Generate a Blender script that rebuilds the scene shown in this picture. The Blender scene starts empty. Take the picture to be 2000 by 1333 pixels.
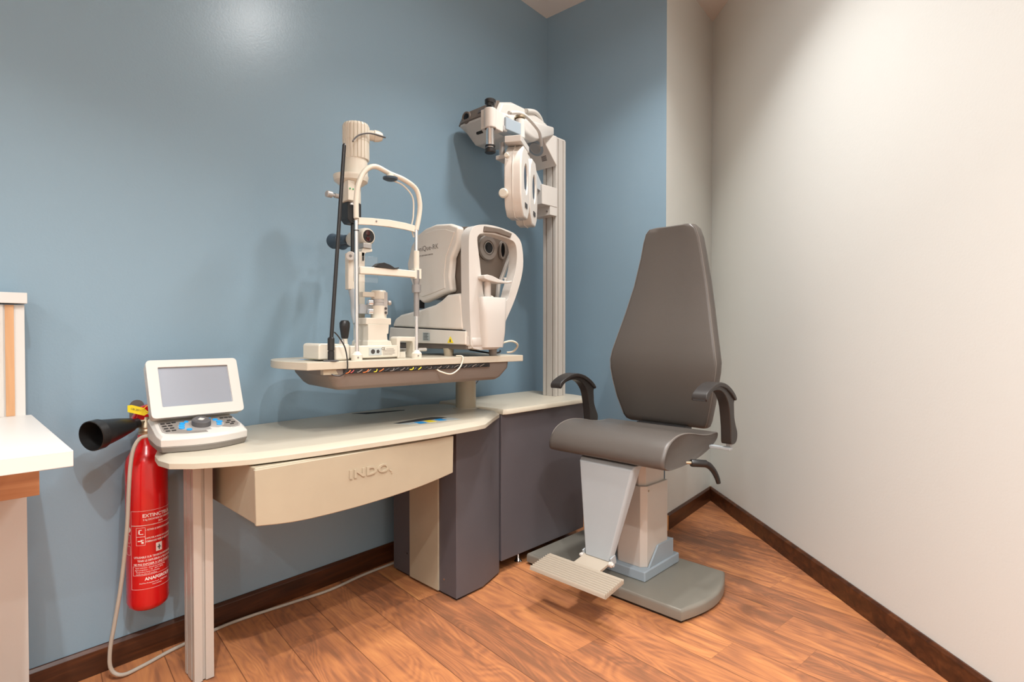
import bpy, bmesh, math, random
from mathutils import Vector, Matrix
random.seed(7)
sc = bpy.context.scene
COL = sc.collection
R = math.radians

# ---------------------------------------------------------------- camera
cam_d = bpy.data.cameras.new('camera'); cam = bpy.data.objects.new('camera', cam_d); COL.objects.link(cam)
cam_d.sensor_width = 36; cam_d.lens = 1085/2000*36; cam_d.clip_start = 0.02
cam.location = (0, 0, 1.05)
cam.rotation_euler = (R(90-0.845), 0, R(43.95-90))
sc.camera = cam
# ---------------------------------------------------------------- colour management, world
sc.view_settings.view_transform = 'Standard'
try: sc.view_settings.look = 'None'
except Exception: pass
sc.view_settings.gamma = 1; sc.view_settings.use_curve_mapping = False
sc.view_settings.exposure = -0.16
w = bpy.data.worlds.new('room_world'); sc.world = w; w.use_nodes = True
w.node_tree.nodes['Background'].inputs[0].default_value = (1, .97, .93, 1)
w.node_tree.nodes['Background'].inputs[1].default_value = 0.3
# ---------------------------------------------------------------- ceiling spots and added fill lights
CEIL = 2.99
def lamp(name, loc, power, size, color=(1, .93, .84), aim=None, spread=180):
    l = bpy.data.lights.new(name, 'AREA'); l.shape = 'DISK'; l.size = size; l.energy = power; l.color = color
    l.spread = R(spread)
    o = bpy.data.objects.new(name, l); COL.objects.link(o); o.location = loc
    if aim: o.rotation_euler = (Vector(aim)-Vector(loc)).to_track_quat('-Z', 'Y').to_euler()
    return o
LC = (1, .99, .975)
lamp('overhead_light', (-.05, .38, 2.96), 26, .05, LC, spread=112)
lamp('overhead_light', (.25, -.45, 2.96), 40, .05, LC, spread=132)
lamp('overhead_light', (1.50, .86, 2.96), 16, .12, LC, spread=165)
lamp('overhead_light', (-1.6, -1.75, 2.96), 42, .08, LC, spread=150)
lamp('overhead_light', (-2.0, .1, 2.96), 40, .10, LC, spread=140)
lamp('overhead_light', (1.90, 1.15, 2.96), 18, .22, LC, spread=112)  # added fill, not a known fixture; lifts the dark back corner
lamp('added_soft_fill', (.3, -.35, 2.95), 27, 1.6, LC, spread=125)  # broad fill added to soften the shadows, no such fixture in the room

# ---------------------------------------------------------------- materials
def nodes(m): return m.node_tree.nodes, m.node_tree.links
def mat(name, col, rough=.5, metal=0, bump=0, bscale=300, spec=.5, coat=0, var=0, vscale=4, emit=None, alpha=None, trans=0):
    m = bpy.data.materials.new(name); m.use_nodes = True
    N, L = nodes(m); b = N['Principled BSDF']
    b.inputs['Base Color'].default_value = (*col, 1); b.inputs['Roughness'].default_value = rough
    b.inputs['Metallic'].default_value = metal; b.inputs['Specular IOR Level'].default_value = spec
    b.inputs['Coat Weight'].default_value = coat
    b.inputs['Transmission Weight'].default_value = trans
    tc = N.new('ShaderNodeTexCoord')
    if var:
        n = N.new('ShaderNodeTexNoise'); n.inputs['Scale'].default_value = vscale; n.inputs['Detail'].default_value = 4
        L.new(tc.outputs['Object'], n.inputs['Vector'])
        r = N.new('ShaderNodeValToRGB'); r.color_ramp.elements[0].position = .3; r.color_ramp.elements[1].position = .7
        r.color_ramp.elements[0].color = (*[c*(1-var) for c in col], 1); r.color_ramp.elements[1].color = (*[min(1, c*(1+var)) for c in col], 1)
        L.new(n.outputs[0], r.inputs[0]); L.new(r.outputs[0], b.inputs['Base Color'])
    if bump:
        n = N.new('ShaderNodeTexNoise'); n.inputs['Scale'].default_value = bscale; n.inputs['Detail'].default_value = 3
        L.new(tc.outputs['Object'], n.inputs['Vector'])
        bp = N.new('ShaderNodeBump'); bp.inputs['Strength'].default_value = bump; bp.inputs['Distance'].default_value = .002
        L.new(n.outputs[0], bp.inputs['Height']); L.new(bp.outputs[0], b.inputs['Normal'])
    if emit:
        b.inputs['Emission Color'].default_value = (*emit[0], 1); b.inputs['Emission Strength'].default_value = emit[1]
    return m

def s2l(r, g, b):
    return tuple(((c/255)/12.92 if c/255 <= .04045 else ((c/255+.055)/1.055)**2.4) for c in (r, g, b))

M = {}
M['blue'] = mat('blue_wall_paint', s2l(132, 157, 173), .30, bump=.12, bscale=140, spec=.45)
M['beige'] = mat('beige_wall_paint', s2l(219, 220, 215), .6, bump=.12, bscale=120, spec=.3)
M['ceil'] = mat('ceiling_paint', s2l(216, 212, 206), .7)
M['cream'] = mat('cream_laminate', s2l(172, 160, 138), .38, var=.03, vscale=9)
M['creamtop'] = mat('cream_worktop', s2l(190, 181, 163), .35, var=.02, vscale=6, bump=.05, bscale=500)
M['white'] = mat('white_laminate', s2l(204, 201, 196), .4)
M['whitepl'] = mat('white_plastic', s2l(200, 195, 188), .32, coat=.1)
M['ivory'] = mat('ivory_enamel', s2l(212, 205, 190), .33, coat=.1)
M['pale'] = mat('pale_instrument_plastic', s2l(212, 205, 196), .35, coat=.1)
M['slate'] = mat('slate_grey_panel', s2l(88, 84, 88), .45, var=.06, vscale=3, bump=.08, bscale=200)
M['slate_d'] = mat('dark_slate_panel', s2l(72, 64, 66), .5)
M['dark'] = mat('dark_recess', s2l(30, 27, 26), .7)
M['black'] = mat('black_plastic', s2l(30, 29, 29), .35)
M['armblk'] = mat('black_armrest_plastic', s2l(48, 44, 42), .38)
M['chrome'] = mat('chrome', (.82, .82, .83), .12, metal=1)
M['alu'] = mat('anodised_aluminium', s2l(192, 186, 178), .42, metal=.15)
M['alud'] = mat('aluminium_slot', s2l(120, 114, 108), .5, metal=.5)
M['steel'] = mat('brushed_steel_plate', s2l(140, 136, 126), .4, metal=.3, bump=.05, bscale=400)
M['bluegrey'] = mat('pale_blue_grey_enamel', s2l(168, 174, 177), .42, var=.02, vscale=5)
M['bluegrey2'] = mat('blue_grey_enamel', s2l(146, 158, 167), .42)
M['leather'] = mat('grey_upholstery', s2l(88, 82, 77), .36, bump=.25, bscale=600, spec=.45)
M['piping'] = mat('grey_piping', s2l(126, 118, 111), .45)
M['red'] = mat('extinguisher_red', s2l(206, 16, 20), .25, coat=.4)
M['labelw'] = mat('label_white_print', s2l(238, 226, 222), .5)
M['yellow'] = mat('yellow_tag', s2l(240, 214, 30), .45)
M['brass'] = mat('nickel_brass', s2l(190, 175, 150), .35, metal=.8)
M['tray'] = mat('taupe_tray_plastic', s2l(122, 112, 104), .48)
M['gcable'] = mat('grey_cable', s2l(176, 168, 156), .5)
M['wcable'] = mat('white_cable', s2l(226, 216, 196), .5)
M['greypl'] = mat('mid_grey_plastic', s2l(128, 122, 116), .45)
M['taupe'] = mat('taupe_plastic', s2l(104, 92, 82), .42)
M['darkgrey'] = mat('dark_grey_plastic', s2l(78, 76, 77), .45)
M['print'] = mat('grey_print', s2l(120, 112, 106), .5)
M['printd'] = mat('dark_print', s2l(60, 56, 54), .5)
M['keyblue'] = mat('blue_key', s2l(28, 150, 220), .4)
M['arwhite_lit'] = mat('lit_white_plastic', s2l(222, 214, 203), .32, coat=.1)  # white plastic lightened: stronger light on the side faces painted into the colour
M['silver'] = mat('silver_paint', s2l(178, 174, 170), .35, metal=.4)
M['collar'] = mat('satin_grey_metal', s2l(150, 148, 146), .35, metal=.5)
M['labelg'] = mat('grey_label', s2l(176, 182, 180), .5)
M['glass'] = mat('clear_acrylic', (1, 1, 1), .03, trans=1, spec=.5)
M['lens'] = mat('lens_glass', s2l(60, 22, 22), .08, coat=1)
M['lensb'] = mat('black_lens', s2l(10, 10, 14), .3, spec=.3)
M['green'] = mat('green_dot', s2l(40, 150, 80), .4)
M['orange'] = mat('orange_wire', s2l(220, 110, 30), .5)
M['rubber'] = mat('blue_black_rubber', s2l(56, 72, 86), .5)
M['screen'] = mat('lcd_screen_off', s2l(150, 156, 166), .22, spec=.7, metal=.25)
M['rib'] = mat('ribbed_rubber', s2l(168, 156, 140), .5)

def wood(name, c1, c2, c3, scale=1.0, axis=0, rough=.4):
    m = bpy.data.materials.new(name); m.use_nodes = True; N, L = nodes(m); b = N['Principled BSDF']
    tc = N.new('ShaderNodeTexCoord'); mp = N.new('ShaderNodeMapping')
    s = [22*scale]*3; s[axis] = 1.6*scale; mp.inputs['Scale'].default_value = s
    L.new(tc.outputs['Object'], mp.inputs[0])
    n = N.new('ShaderNodeTexNoise'); n.inputs['Scale'].default_value = 1.5; n.inputs['Detail'].default_value = 6; n.inputs['Distortion'].default_value = .8
    L.new(mp.outputs[0], n.inputs['Vector'])
    r = N.new('ShaderNodeValToRGB'); e = r.color_ramp.elements; e[0].position = .28; e[0].color = (*c1, 1); e[1].position = .72; e[1].color = (*c3, 1)
    x = e.new(.5); x.color = (*c2, 1)
    L.new(n.outputs[0], r.inputs[0]); L.new(r.outputs[0], b.inputs['Base Color']); b.inputs['Roughness'].default_value = rough
    return m
M['skirt'] = wood('dark_skirting_wood', s2l(44, 22, 10), s2l(72, 38, 19), s2l(98, 56, 30), 1, 0, .35)
M['skirt2'] = wood('dark_skirting_wood_y', s2l(44, 22, 10), s2l(72, 38, 19), s2l(98, 56, 30), 1, 1, .35)
M['skirtend'] = mat('raw_skirting_end', s2l(205, 140, 75), .6)
M['oak'] = wood('oak_apron', s2l(150, 96, 60), s2l(182, 124, 82), s2l(205, 150, 106), .8, 0, .45)
M['oakv'] = wood('light_oak_strip', s2l(178, 132, 92), s2l(196, 150, 108), s2l(206, 164, 122), .8, 2, .45)

def floor_mat():
    m = bpy.data.materials.new('laminate_planks'); m.use_nodes = True; N, L = nodes(m); b = N['Principled BSDF']
    def math_(op, a, c=None, val=None):
        n = N.new('ShaderNodeMath'); n.operation = op
        for i, v in enumerate((a, c)):
            if v is None: continue
            if isinstance(v, (int, float)): n.inputs[i].default_value = v
            else: L.new(v, n.inputs[i])
        return n.outputs[0]
    tc = N.new('ShaderNodeTexCoord'); sp = N.new('ShaderNodeSeparateXYZ'); L.new(tc.outputs['Object'], sp.inputs[0])
    X, Y = sp.outputs[0], sp.outputs[1]
    k = 1/math.sqrt(1+.094**2)
    v = math_('MULTIPLY', math_('SUBTRACT', X, math_('MULTIPLY', Y, .094)), k)
    u = math_('MULTIPLY', math_('ADD', Y, math_('MULTIPLY', X, .094)), k)
    vw = math_('DIVIDE', math_('SUBTRACT', v, .4745-1.645*5), .1645)
    row = math_('FLOOR', vw); fv = math_('FRACT', vw)
    wn = N.new('ShaderNodeTexWhiteNoise'); wn.noise_dimensions = '1D'; L.new(row, wn.inputs['W'])
    uw = math_('ADD', math_('DIVIDE', u, 1.2), math_('MULTIPLY', wn.outputs['Value'], 7.3))
    idx = math_('FLOOR', uw); fu = math_('FRACT', uw)
    cb = N.new('ShaderNodeCombineXYZ'); L.new(row, cb.inputs[0]); L.new(idx, cb.inputs[1])
    wn2 = N.new('ShaderNodeTexWhiteNoise'); wn2.noise_dimensions = '2D'; L.new(cb.outputs[0], wn2.inputs['Vector'])
    rnd = wn2.outputs['Value']
    # grain coordinates
    g = N.new('ShaderNodeCombineXYZ')
    L.new(math_('ADD', math_('MULTIPLY', u, 1.7), math_('MULTIPLY', rnd, 37.0)), g.inputs[0])
    L.new(math_('ADD', math_('MULTIPLY', v, 9.0), math_('MULTIPLY', rnd, 91.0)), g.inputs[1])
    n1 = N.new('ShaderNodeTexNoise'); n1.inputs['Scale'].default_value = 1.5; n1.inputs['Detail'].default_value = 5; n1.inputs['Distortion'].default_value = 1.6
    L.new(g.outputs[0], n1.inputs['Vector'])
    g2 = N.new('ShaderNodeCombineXYZ')
    L.new(math_('ADD', math_('MULTIPLY', u, 1.6), math_('MULTIPLY', rnd, 17.0)), g2.inputs[0])
    L.new(math_('MULTIPLY', v, 60.0), g2.inputs[1])
    n2 = N.new('ShaderNodeTexNoise'); n2.inputs['Scale'].default_value = 1.6; n2.inputs['Detail'].default_value = 4; n2.inputs['Distortion'].default_value = .6
    L.new(g2.outputs[0], n2.inputs['Vector'])
    # swirling contour lines from low-frequency noise
    g3 = N.new('ShaderNodeCombineXYZ')
    L.new(math_('ADD', math_('MULTIPLY', u, 2.2), math_('MULTIPLY', rnd, 53.0)), g3.inputs[0]); L.new(math_('MULTIPLY', v, 8.0), g3.inputs[1])
    n3 = N.new('ShaderNodeTexNoise'); n3.inputs['Scale'].default_value = .9; n3.inputs['Detail'].default_value = 1.5; n3.inputs['Distortion'].default_value = .8
    L.new(g3.outputs[0], n3.inputs['Vector'])
    ring = math_('PINGPONG', math_('MULTIPLY', n3.outputs[0], 14.0), .5)
    mixv = math_('ADD', math_('MULTIPLY', n1.outputs[0], .60), math_('ADD', math_('MULTIPLY', n2.outputs[0], .24), math_('MULTIPLY', ring, .20)))
    mixv = math_('ADD', mixv, math_('MULTIPLY', math_('SUBTRACT', rnd, .5), .20))
    r = N.new('ShaderNodeValToRGB'); e = r.color_ramp.elements
    e[0].position = .30; e[0].color = (*s2l(134, 90, 64), 1)
    e[1].position = .74; e[1].color = (*s2l(206, 146, 92), 1)
    for p, c in ((.40, s2l(154, 100, 69)), (.47, s2l(172, 112, 74)), (.58, s2l(190, 126, 80))):
        x = e.new(p); x.color = (*c, 1)
    L.new(mixv, r.inputs[0])
    # seams
    sv = math_('LESS_THAN', math_('MINIMUM', fv, math_('SUBTRACT', 1.0, fv)), .009)
    su = math_('LESS_THAN', math_('MINIMUM', fu, math_('SUBTRACT', 1.0, fu)), .0010)
    seam = math_('MAXIMUM', sv, su)
    mx = N.new('ShaderNodeMixRGB'); mx.inputs[2].default_value = (*s2l(80, 44, 28), 1)
    L.new(math_('ADD', math_('MULTIPLY', sv, .62), math_('MULTIPLY', su, .2)), mx.inputs[0]); L.new(r.outputs[0], mx.inputs[1]); L.new(mx.outputs[0], b.inputs['Base Color'])
    bp = N.new('ShaderNodeBump'); bp.inputs['Strength'].default_value = .25; bp.inputs['Distance'].default_value = .001
    L.new(math_('SUBTRACT', n2.outputs[0], math_('MULTIPLY', seam, 2.0)), bp.inputs['Height']); L.new(bp.outputs[0], b.inputs['Normal'])
    b.inputs['Roughness'].default_value = .42; b.inputs['Specular IOR Level'].default_value = .4
    return m
M['floor'] = floor_mat()

# ---------------------------------------------------------------- helpers
def thing(name, label, cat, loc, group=None):
    o = bpy.data.objects.new(name, None); COL.objects.link(o); o.location = loc
    o.empty_display_size = .05
    o['label'] = label; o['category'] = cat
    if group: o['group'] = group
    return o
def tag(o, label, cat, group=None):
    o['label'] = label; o['category'] = cat
    if group: o['group'] = group
    return o
WPOS = {}
def wloc(p):
    v = Vector((0, 0, 0))
    while p is not None:
        v += Vector(p.location); p = p.parent
    return v
def obj(name, bm, m, parent=None, bevel=0, seg=2, sub=0, ang=35, label=None, at=None):
    """world-space bmesh -> one mesh object, origin at its own middle"""
    bmesh.ops.recalc_face_normals(bm, faces=bm.faces)
    me = bpy.data.meshes.new(name); 
    zs = [v.co for v in bm.verts]
    mn = Vector((min(c.x for c in zs), min(c.y for c in zs), min(c.z for c in zs))); mxx = Vector((max(c.x for c in zs), max(c.y for c in zs), max(c.z for c in zs)))
    org = Vector(((mn.x+mxx.x)/2, (mn.y+mxx.y)/2, mn.z)) if at is None else Vector(at)
    bmesh.ops.translate(bm, verts=bm.verts, vec=-org)
    bm.to_mesh(me); bm.free()
    o = bpy.data.objects.new(name, me); COL.objects.link(o)
    if isinstance(m, (list, tuple)):
        for x in m: me.materials.append(x)
    else: me.materials.append(m)
    o.parent = parent; o.location = org - wloc(parent)
    for p in me.polygons: p.use_smooth = True
    if sub:
        s = o.modifiers.new('sub', 'SUBSURF'); s.levels = sub; s.render_levels = sub
    else:
        me.set_sharp_from_angle(angle=R(ang))
    if bevel:
        b = o.modifiers.new('bevel', 'BEVEL'); b.width = bevel; b.segments = seg; b.limit_method = 'ANGLE'; b.angle_limit = R(ang); b.harden_normals = True
    if label: o['label'] = label
    return o
def struct(name, bm, m, **k):
    o = obj(name, bm, m, **k); o['kind'] = 'structure'; return o

def B(): return bmesh.new()
def box(bm, x0, x1, y0, y1, z0, z1):
    v = [bm.verts.new((x, y, z)) for z in (z0, z1) for x, y in ((x0, y0), (x1, y0), (x1, y1), (x0, y1))]
    for f in ((3, 2, 1, 0), (4, 5, 6, 7), (0, 1, 5, 4), (1, 2, 6, 5), (2, 3, 7, 6), (3, 0, 4, 7)): bm.faces.new([v[i] for i in f])
    return bm
def obox(bm, c, ax, ay, az):
    """box with centre c and half-axis vectors"""
    c, ax, ay, az = map(Vector, (c, ax, ay, az))
    v = [bm.verts.new(c+ax*i+ay*j+az*k) for k in (-1, 1) for i, j in ((-1, -1), (1, -1), (1, 1), (-1, 1))]
    for f in ((3, 2, 1, 0), (4, 5, 6, 7), (0, 1, 5, 4), (1, 2, 6, 5), (2, 3, 7, 6), (3, 0, 4, 7)): bm.faces.new([v[i] for i in f])
    return bm
def loft(bm, rings, cap=True, closed=False):
    rv = [[bm.verts.new(p) for p in r] for r in rings]
    n = len(rings[0])
    pairs = list(zip(rv[:-1], rv[1:])) + ([(rv[-1], rv[0])] if closed else [])
    for a, b in pairs:
        for i in range(n):
            j = (i+1) % n
            bm.faces.new((a[i], a[j], b[j], b[i]))
    if cap and not closed:
        bm.faces.new(rv[0][::-1]); bm.faces.new(rv[-1])
    return bm
def prism(bm, pts, axis, a, b):
    """polygon pts extruded along axis (0,1,2) from a to b; pts are the two other coords in order"""
    def mk(p, t):
        q = list(p); q.insert(axis, t); return tuple(q)
    return loft(bm, [[mk(p, a) for p in pts], [mk(p, b) for p in pts]])
def holed(bm, outer, inners, axis, a, b):
    def mk(p, t):
        q = list(p); q.insert(axis, t); return tuple(q)
    es = []
    for lp in [outer]+inners:
        vs = [bm.verts.new(mk(p, a)) for p in lp]
        for i in range(len(vs)): es.append(bm.edges.new((vs[i], vs[(i+1) % len(vs)])))
    g = bmesh.ops.triangle_fill(bm, use_beauty=True, use_dissolve=False, edges=es)
    fs = [f for f in g['geom'] if isinstance(f, bmesh.types.BMFace)]
    ex = bmesh.ops.extrude_face_region(bm, geom=fs)
    d = [0, 0, 0]; d[axis] = b-a
    bmesh.ops.translate(bm, verts=[v for v in ex['geom'] if isinstance(v, bmesh.types.BMVert)], vec=d)
    return bm
def smooth_poly(pts, n=6, closed=True):
    """Catmull-Rom through 2D points"""
    out = []; m = len(pts)
    rng = range(m) if closed else range(m-1)
    for i in rng:
        if closed: p0, p1, p2, p3 = pts[i-1], pts[i], pts[(i+1) % m], pts[(i+2) % m]
        else: p0, p1, p2, p3 = pts[max(i-1, 0)], pts[i], pts[i+1], pts[min(i+2, m-1)]
        for k in range(n):
            t = k/n
            out.append(tuple(.5*((2*p1[j])+(-p0[j]+p2[j])*t+(2*p0[j]-5*p1[j]+4*p2[j]-p3[j])*t*t+(-p0[j]+3*p1[j]-3*p2[j]+p3[j])*t**3) for j in range(len(p1))))
    if not closed: out.append(tuple(pts[-1]))
    return out
def frame_of(d):
    d = Vector(d).normalized(); up = Vector((0, 0, 1)) if abs(d.z) < .95 else Vector((1, 0, 0))
    a = d.cross(up).normalized(); b = a.cross(d).normalized(); return a, b
def cyl(bm, p0, p1, r0, r1=None, n=28, cap=True):
    r1 = r0 if r1 is None else r1
    p0, p1 = Vector(p0), Vector(p1); a, b = frame_of(p1-p0)
    rings = [[p+(a*math.cos(t)+b*math.sin(t))*r for t in [2*math.pi*i/n for i in range(n)]] for p, r in ((p0, r0), (p1, r1))]
    return loft(bm, rings, cap)
def lathe(bm, base, axis, prof, n=40, cap=True):
    """prof: list of (distance along axis, radius)"""
    base = Vector(base); d = Vector(axis).normalized(); a, b = frame_of(d)
    rings = [[base+d*h+(a*math.cos(t)+b*math.sin(t))*max(r, 1e-4) for t in [2*math.pi*i/n for i in range(n)]] for h, r in prof]
    return loft(bm, rings, cap)
def tube(bm, pts, r, n=10, smooth=6, radii=None):
    P = [Vector(p) for p in (smooth_poly(pts, smooth, closed=False) if smooth and len(pts) > 2 else pts)]
    m = len(P)
    rings = []; a = None
    for i, p in enumerate(P):
        t = (P[min(i+1, m-1)]-P[max(i-1, 0)]).normalized()
        if a is None: a, b = frame_of(t)
        else:
            a = (a-t*a.dot(t)).normalized(); b = t.cross(a).normalized()
        rr = r if radii is None else radii[0]+(radii[1]-radii[0])*i/(m-1)
        rings.append([p+(a*math.cos(q)+b*math.sin(q))*rr for q in [2*math.pi*k/n for k in range(n)]])
    return loft(bm, rings)
def rrect(cx, cy, hx, hy, r, n=4):
    """2D rounded rectangle"""
    out = []
    for sx, sy, a0 in ((1, 1, 0), (-1, 1, 90), (-1, -1, 180), (1, -1, 270)):
        for k in range(n+1):
            a = R(a0+90*k/n); out.append((cx+sx*(hx-r)+r*math.cos(a), cy+sy*(hy-r)+r*math.sin(a)))
    return out
def ell(bm, c, rx, ry, rz, n=20, m=12):
    for i in range(0): pass
    bmesh.ops.create_uvsphere(bm, u_segments=n, v_segments=m, radius=1, matrix=Matrix.Translation(c) @ Matrix.Diagonal((rx, ry, rz, 1)))
    return bm
def xf(bm, mtx):
    bmesh.ops.transform(bm, matrix=mtx, verts=bm.verts); return bm
def text_bm(s, size, depth=.0004, bold=0, align='CENTER', sx=1.0, spacing=1.0):
    c = bpy.data.curves.new('lettering', 'FONT'); c.body = s; c.size = size; c.extrude = depth; c.align_x = align; c.align_y = 'CENTER'; c.offset = bold
    c.space_character = spacing; c.resolution_u = 3
    o = bpy.data.objects.new('lettering', c); COL.objects.link(o)
    dg = bpy.context.evaluated_depsgraph_get(); me = bpy.data.meshes.new_from_object(o.evaluated_get(dg))
    bm = bmesh.new(); bm.from_mesh(me); bpy.data.objects.remove(o); bpy.data.curves.remove(c); bpy.data.meshes.remove(me)
    if sx != 1.0: bmesh.ops.scale(bm, vec=(sx, 1, 1), verts=bm.verts)
    return bm
def merge(dst, src):
    me = bpy.data.meshes.new('t'); src.to_mesh(me); src.free(); dst.from_mesh(me); bpy.data.meshes.remove(me); return dst
def place(bm, origin, ex, ey):
    """map local x,y,(z) onto origin + ex,ey,ex x ey"""
    ex, ey = Vector(ex).normalized(), Vector(ey).normalized(); ez = ex.cross(ey)
    m = Matrix((( ex.x, ey.x, ez.x, origin[0]), (ex.y, ey.y, ez.y, origin[1]), (ex.z, ey.z, ez.z, origin[2]), (0, 0, 0, 1)))
    return xf(bm, m)

# ================================================================ ROOM
WN = Vector((-.06105, .99813)); WC = 2.08                   # left wall: WN . p = WC
def wl(x): return (WC - WN.x*x)/WN.y                         # y of the left wall at x
c_lb = (2.636, wl(2.636)); c_p = (2.675, 1.452); c_r = (3.386, 1.524)
rd = Vector((-1.275, -1.330)).normalized()
c_far = (c_r[0]+rd.x*5.0, c_r[1]+rd.y*5.0)
c_l0 = (-2.4, wl(-2.4)); c_l1 = (-2.4, c_far[1])
bm = B(); loft(bm, [[(p[0], p[1], z) for p in ((-2.5, -2.4), (4, -2.4), (4, 2.8), (-2.5, 2.8))] for z in (-.06, 0)]); struct('floor', bm, M['floor'], at=(0, 0, 0))
bm = B(); loft(bm, [[(p[0], p[1], z) for p in ((-2.5, -2.4), (4, -2.4), (4, 2.8), (-2.5, 2.8))] for z in (CEIL, CEIL+.06)]); struct('ceiling', bm, M['ceil'])
def wall(name, a, b, m, t=.08, side=1):
    """vertical slab from a to b, thickness t on the outer side (left of a->b when side=1)"""
    a, b = Vector(a), Vector(b); d = (b-a).normalized(); n = Vector((-d.y, d.x))*t*side
    bm = B(); loft(bm, [[(q.x, q.y, z) for q in (a, b, b+n, a+n)] for z in (0, CEIL)]); return struct(name, bm, m)
wall('wall_left', c_l0, (c_lb[0]+.0, c_lb[1]), M['blue'])
def slab(name, poly, m):
    bm = B(); loft(bm, [[(p[0], p[1], z) for p in poly] for z in (0, CEIL)]); return struct(name, bm, m)
slab('wall_back', [c_p, (2.72, 1.50), (2.72, 2.33), (c_lb[0], 2.33), c_lb], M['blue'])
# recess wall runs away from the blue corner
slab('wall_recess', [c_p, c_r, (3.386, 1.604), (2.76, 1.54), (2.7205, 1.5005)], M['beige'])
wall('wall_right', c_r, c_far, M['beige'])
wall('wall_front', c_far, c_l1, M['beige'])
wall('wall_entrance', c_l1, c_l0, M['beige'])
# pale edge bead at the blue / beige corner
def skirting(name, a, b, m, h=.084, t=.014, ext0=0, ext1=0):
    a, b = Vector(a), Vector(b); d = (b-a).normalized(); n = Vector((d.y, -d.x)); a = a-d*ext0; b = b+d*ext1
    prof = [(0, 0), (t, 0), (t, h-.010), (t*.45, h), (0, h)]
    bm = B(); loft(bm, [[((p+n*q[0]).x, (p+n*q[0]).y, q[1]) for q in prof] for p in (a, b)]); return struct(name, bm, m, bevel=.0015)
skirting('baseboard_left', c_l0, c_lb, M['skirt'], ext1=-.014)
skirting('baseboard_back', c_lb, c_p, M['skirt2'], ext1=.004)
skirting('baseboard_recess', c_p, c_r, M['skirt'], ext0=-.008, ext1=-.004)
skirting('baseboard_right', (c_r[0]+rd.x*.008, c_r[1]+rd.y*.008), c_far, M['skirt2'])
# raw sawn end of the recess skirting
bm = B(); box(bm, 2.663, 2.682, 1.434, 1.4515, .004, .083); struct('trim_1', bm, M['skirtend'])
# sealant bead between right skirtings
bm = B(); cyl(bm, (c_r[0]-.012, c_r[1]-.003, .03), (c_r[0]-.016, c_r[1]-.004, .088), .004, .007, 10); struct('trim_2', bm, M['cream'])

# ================================================================ LEFT DESK
t = thing('reception_desk', 'white desk with raised back panel and oak apron, cut off at the left edge', 'desk', (-.25, 1.75, 0))
bm = B(); box(bm, -.75, .180, 1.335, 2.0, .795, .826); obj('worktop', bm, M['white'], t, bevel=.0015)
bm = B(); box(bm, -.75, .168, 2.0, 2.055, 0, 1.125); obj('back_panel', bm, M['white'], t, bevel=.001)
bm = B(); box(bm, -.75, .173, 1.985, 2.07, 1.129, 1.158); obj('cap_rail', bm, M['white'], t, bevel=.0015)
bm = B(); box(bm, .128, .146, 1.9965, 2.0005, .8265, 1.125); obj('oak_strip', bm, M['oakv'], t, label='light oak strip')
bm = B(); box(bm, .100, .124, 1.9955, 2.0005, .8265, 1.125); obj('vertical_strip', bm, M['whitepl'], t)
bm = B(); box(bm, -.75, .177, 1.82, 1.999, .642, .785); obj('apron', bm, M['oak'], t, bevel=.001, label='oak apron')
bm = B(); box(bm, -.75, .166, 1.40, 1.98, .785, .795); obj('spacer', bm, M['slate_d'], t)

# ================================================================ CONSOLE DESK (long cream desk)
DT = .713
t = thing('instrument_desk', 'long cream desk with curved drawer standing against the blue wall', 'desk', (1.1, 1.85, 0))
outl = [(.452, 1.90), (.430, 1.83), (.420, 1.755), (.430, 1.69), (.476, 1.643), (.54, 1.61), (.613, 1.581), (.70, 1.566), (.798, 1.555), (1.0, 1.543), (1.2, 1.533), (1.40, 1.538), (1.455, 1.545), (1.52, 1.590), (1.60, 1.645), (1.685, 1.700), (1.693, 1.75), (1.693, 2.075), (1.57, 2.155), (1.2, 2.138), (.8, 2.115), (.60, 2.06)]
def inset(pts, d):
    n = len(pts); out = []
    for i in range(n):
        a, b, c = Vector(pts[i-1]), Vector(pts[i]), Vector(pts[(i+1) % n])
        e1 = (b-a).normalized(); e2 = (c-b).normalized(); nn = Vector((-(e1.y+e2.y), e1.x+e2.x)).normalized()
        out.append(tuple(b+nn*d))
    return out
bm = B(); loft(bm, [[(*p, z) for p in inset(outl, i)] for z, i in ((.683, .004), (.684, 0), (.699, 0), (DT-.001, .022), (DT, .03))]); obj('worktop', bm, M['creamtop'], t, bevel=.001)
# flush cable flap and sticker
bm = B(); loft(bm, [[(x, y, z) for x, y in ((1.20, 2.085), (1.42, 2.02), (1.41, 2.008), (1.337, 2.012), (1.235, 2.028))] for z in (DT-.001, DT+.0006)]); obj('cable_slot', bm, M['dark'], t)
bm = B(); sk = ((1.175, 1.745), (1.20, 1.685), (1.415, 1.640), (1.415, 1.700), (1.37, 1.765), (1.30, 1.765)); loft(bm, [[(x, y, z) for x, y in sk] for z in (DT-.0005, DT+.0006)]); stick = obj('sticker', bm, M['labelg'], t, label='printed sticker with blue and yellow figures')
bm = B(); loft(bm, [[(x, y, z) for x, y in ((1.175, 1.745), (1.185, 1.722), (1.40, 1.705), (1.40, 1.73), (1.37, 1.765), (1.30, 1.765))] for z in (DT+.0006, DT+.0009)]); obj('sticker_band', bm, M['printd'], stick)
for cxx, mm in ((1.255, 'keyblue'), (1.30, 'yellow'), (1.35, 'keyblue')):
    bm = B(); loft(bm, [[(cxx-.017+dx, 1.69+dy, z) for dx, dy in ((0, -.022), (.032, -.026), (.036, .018), (.006, .022))] for z in (DT+.0006, DT+.0011)]); obj('printed_figure', bm, M[mm], stick)
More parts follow.
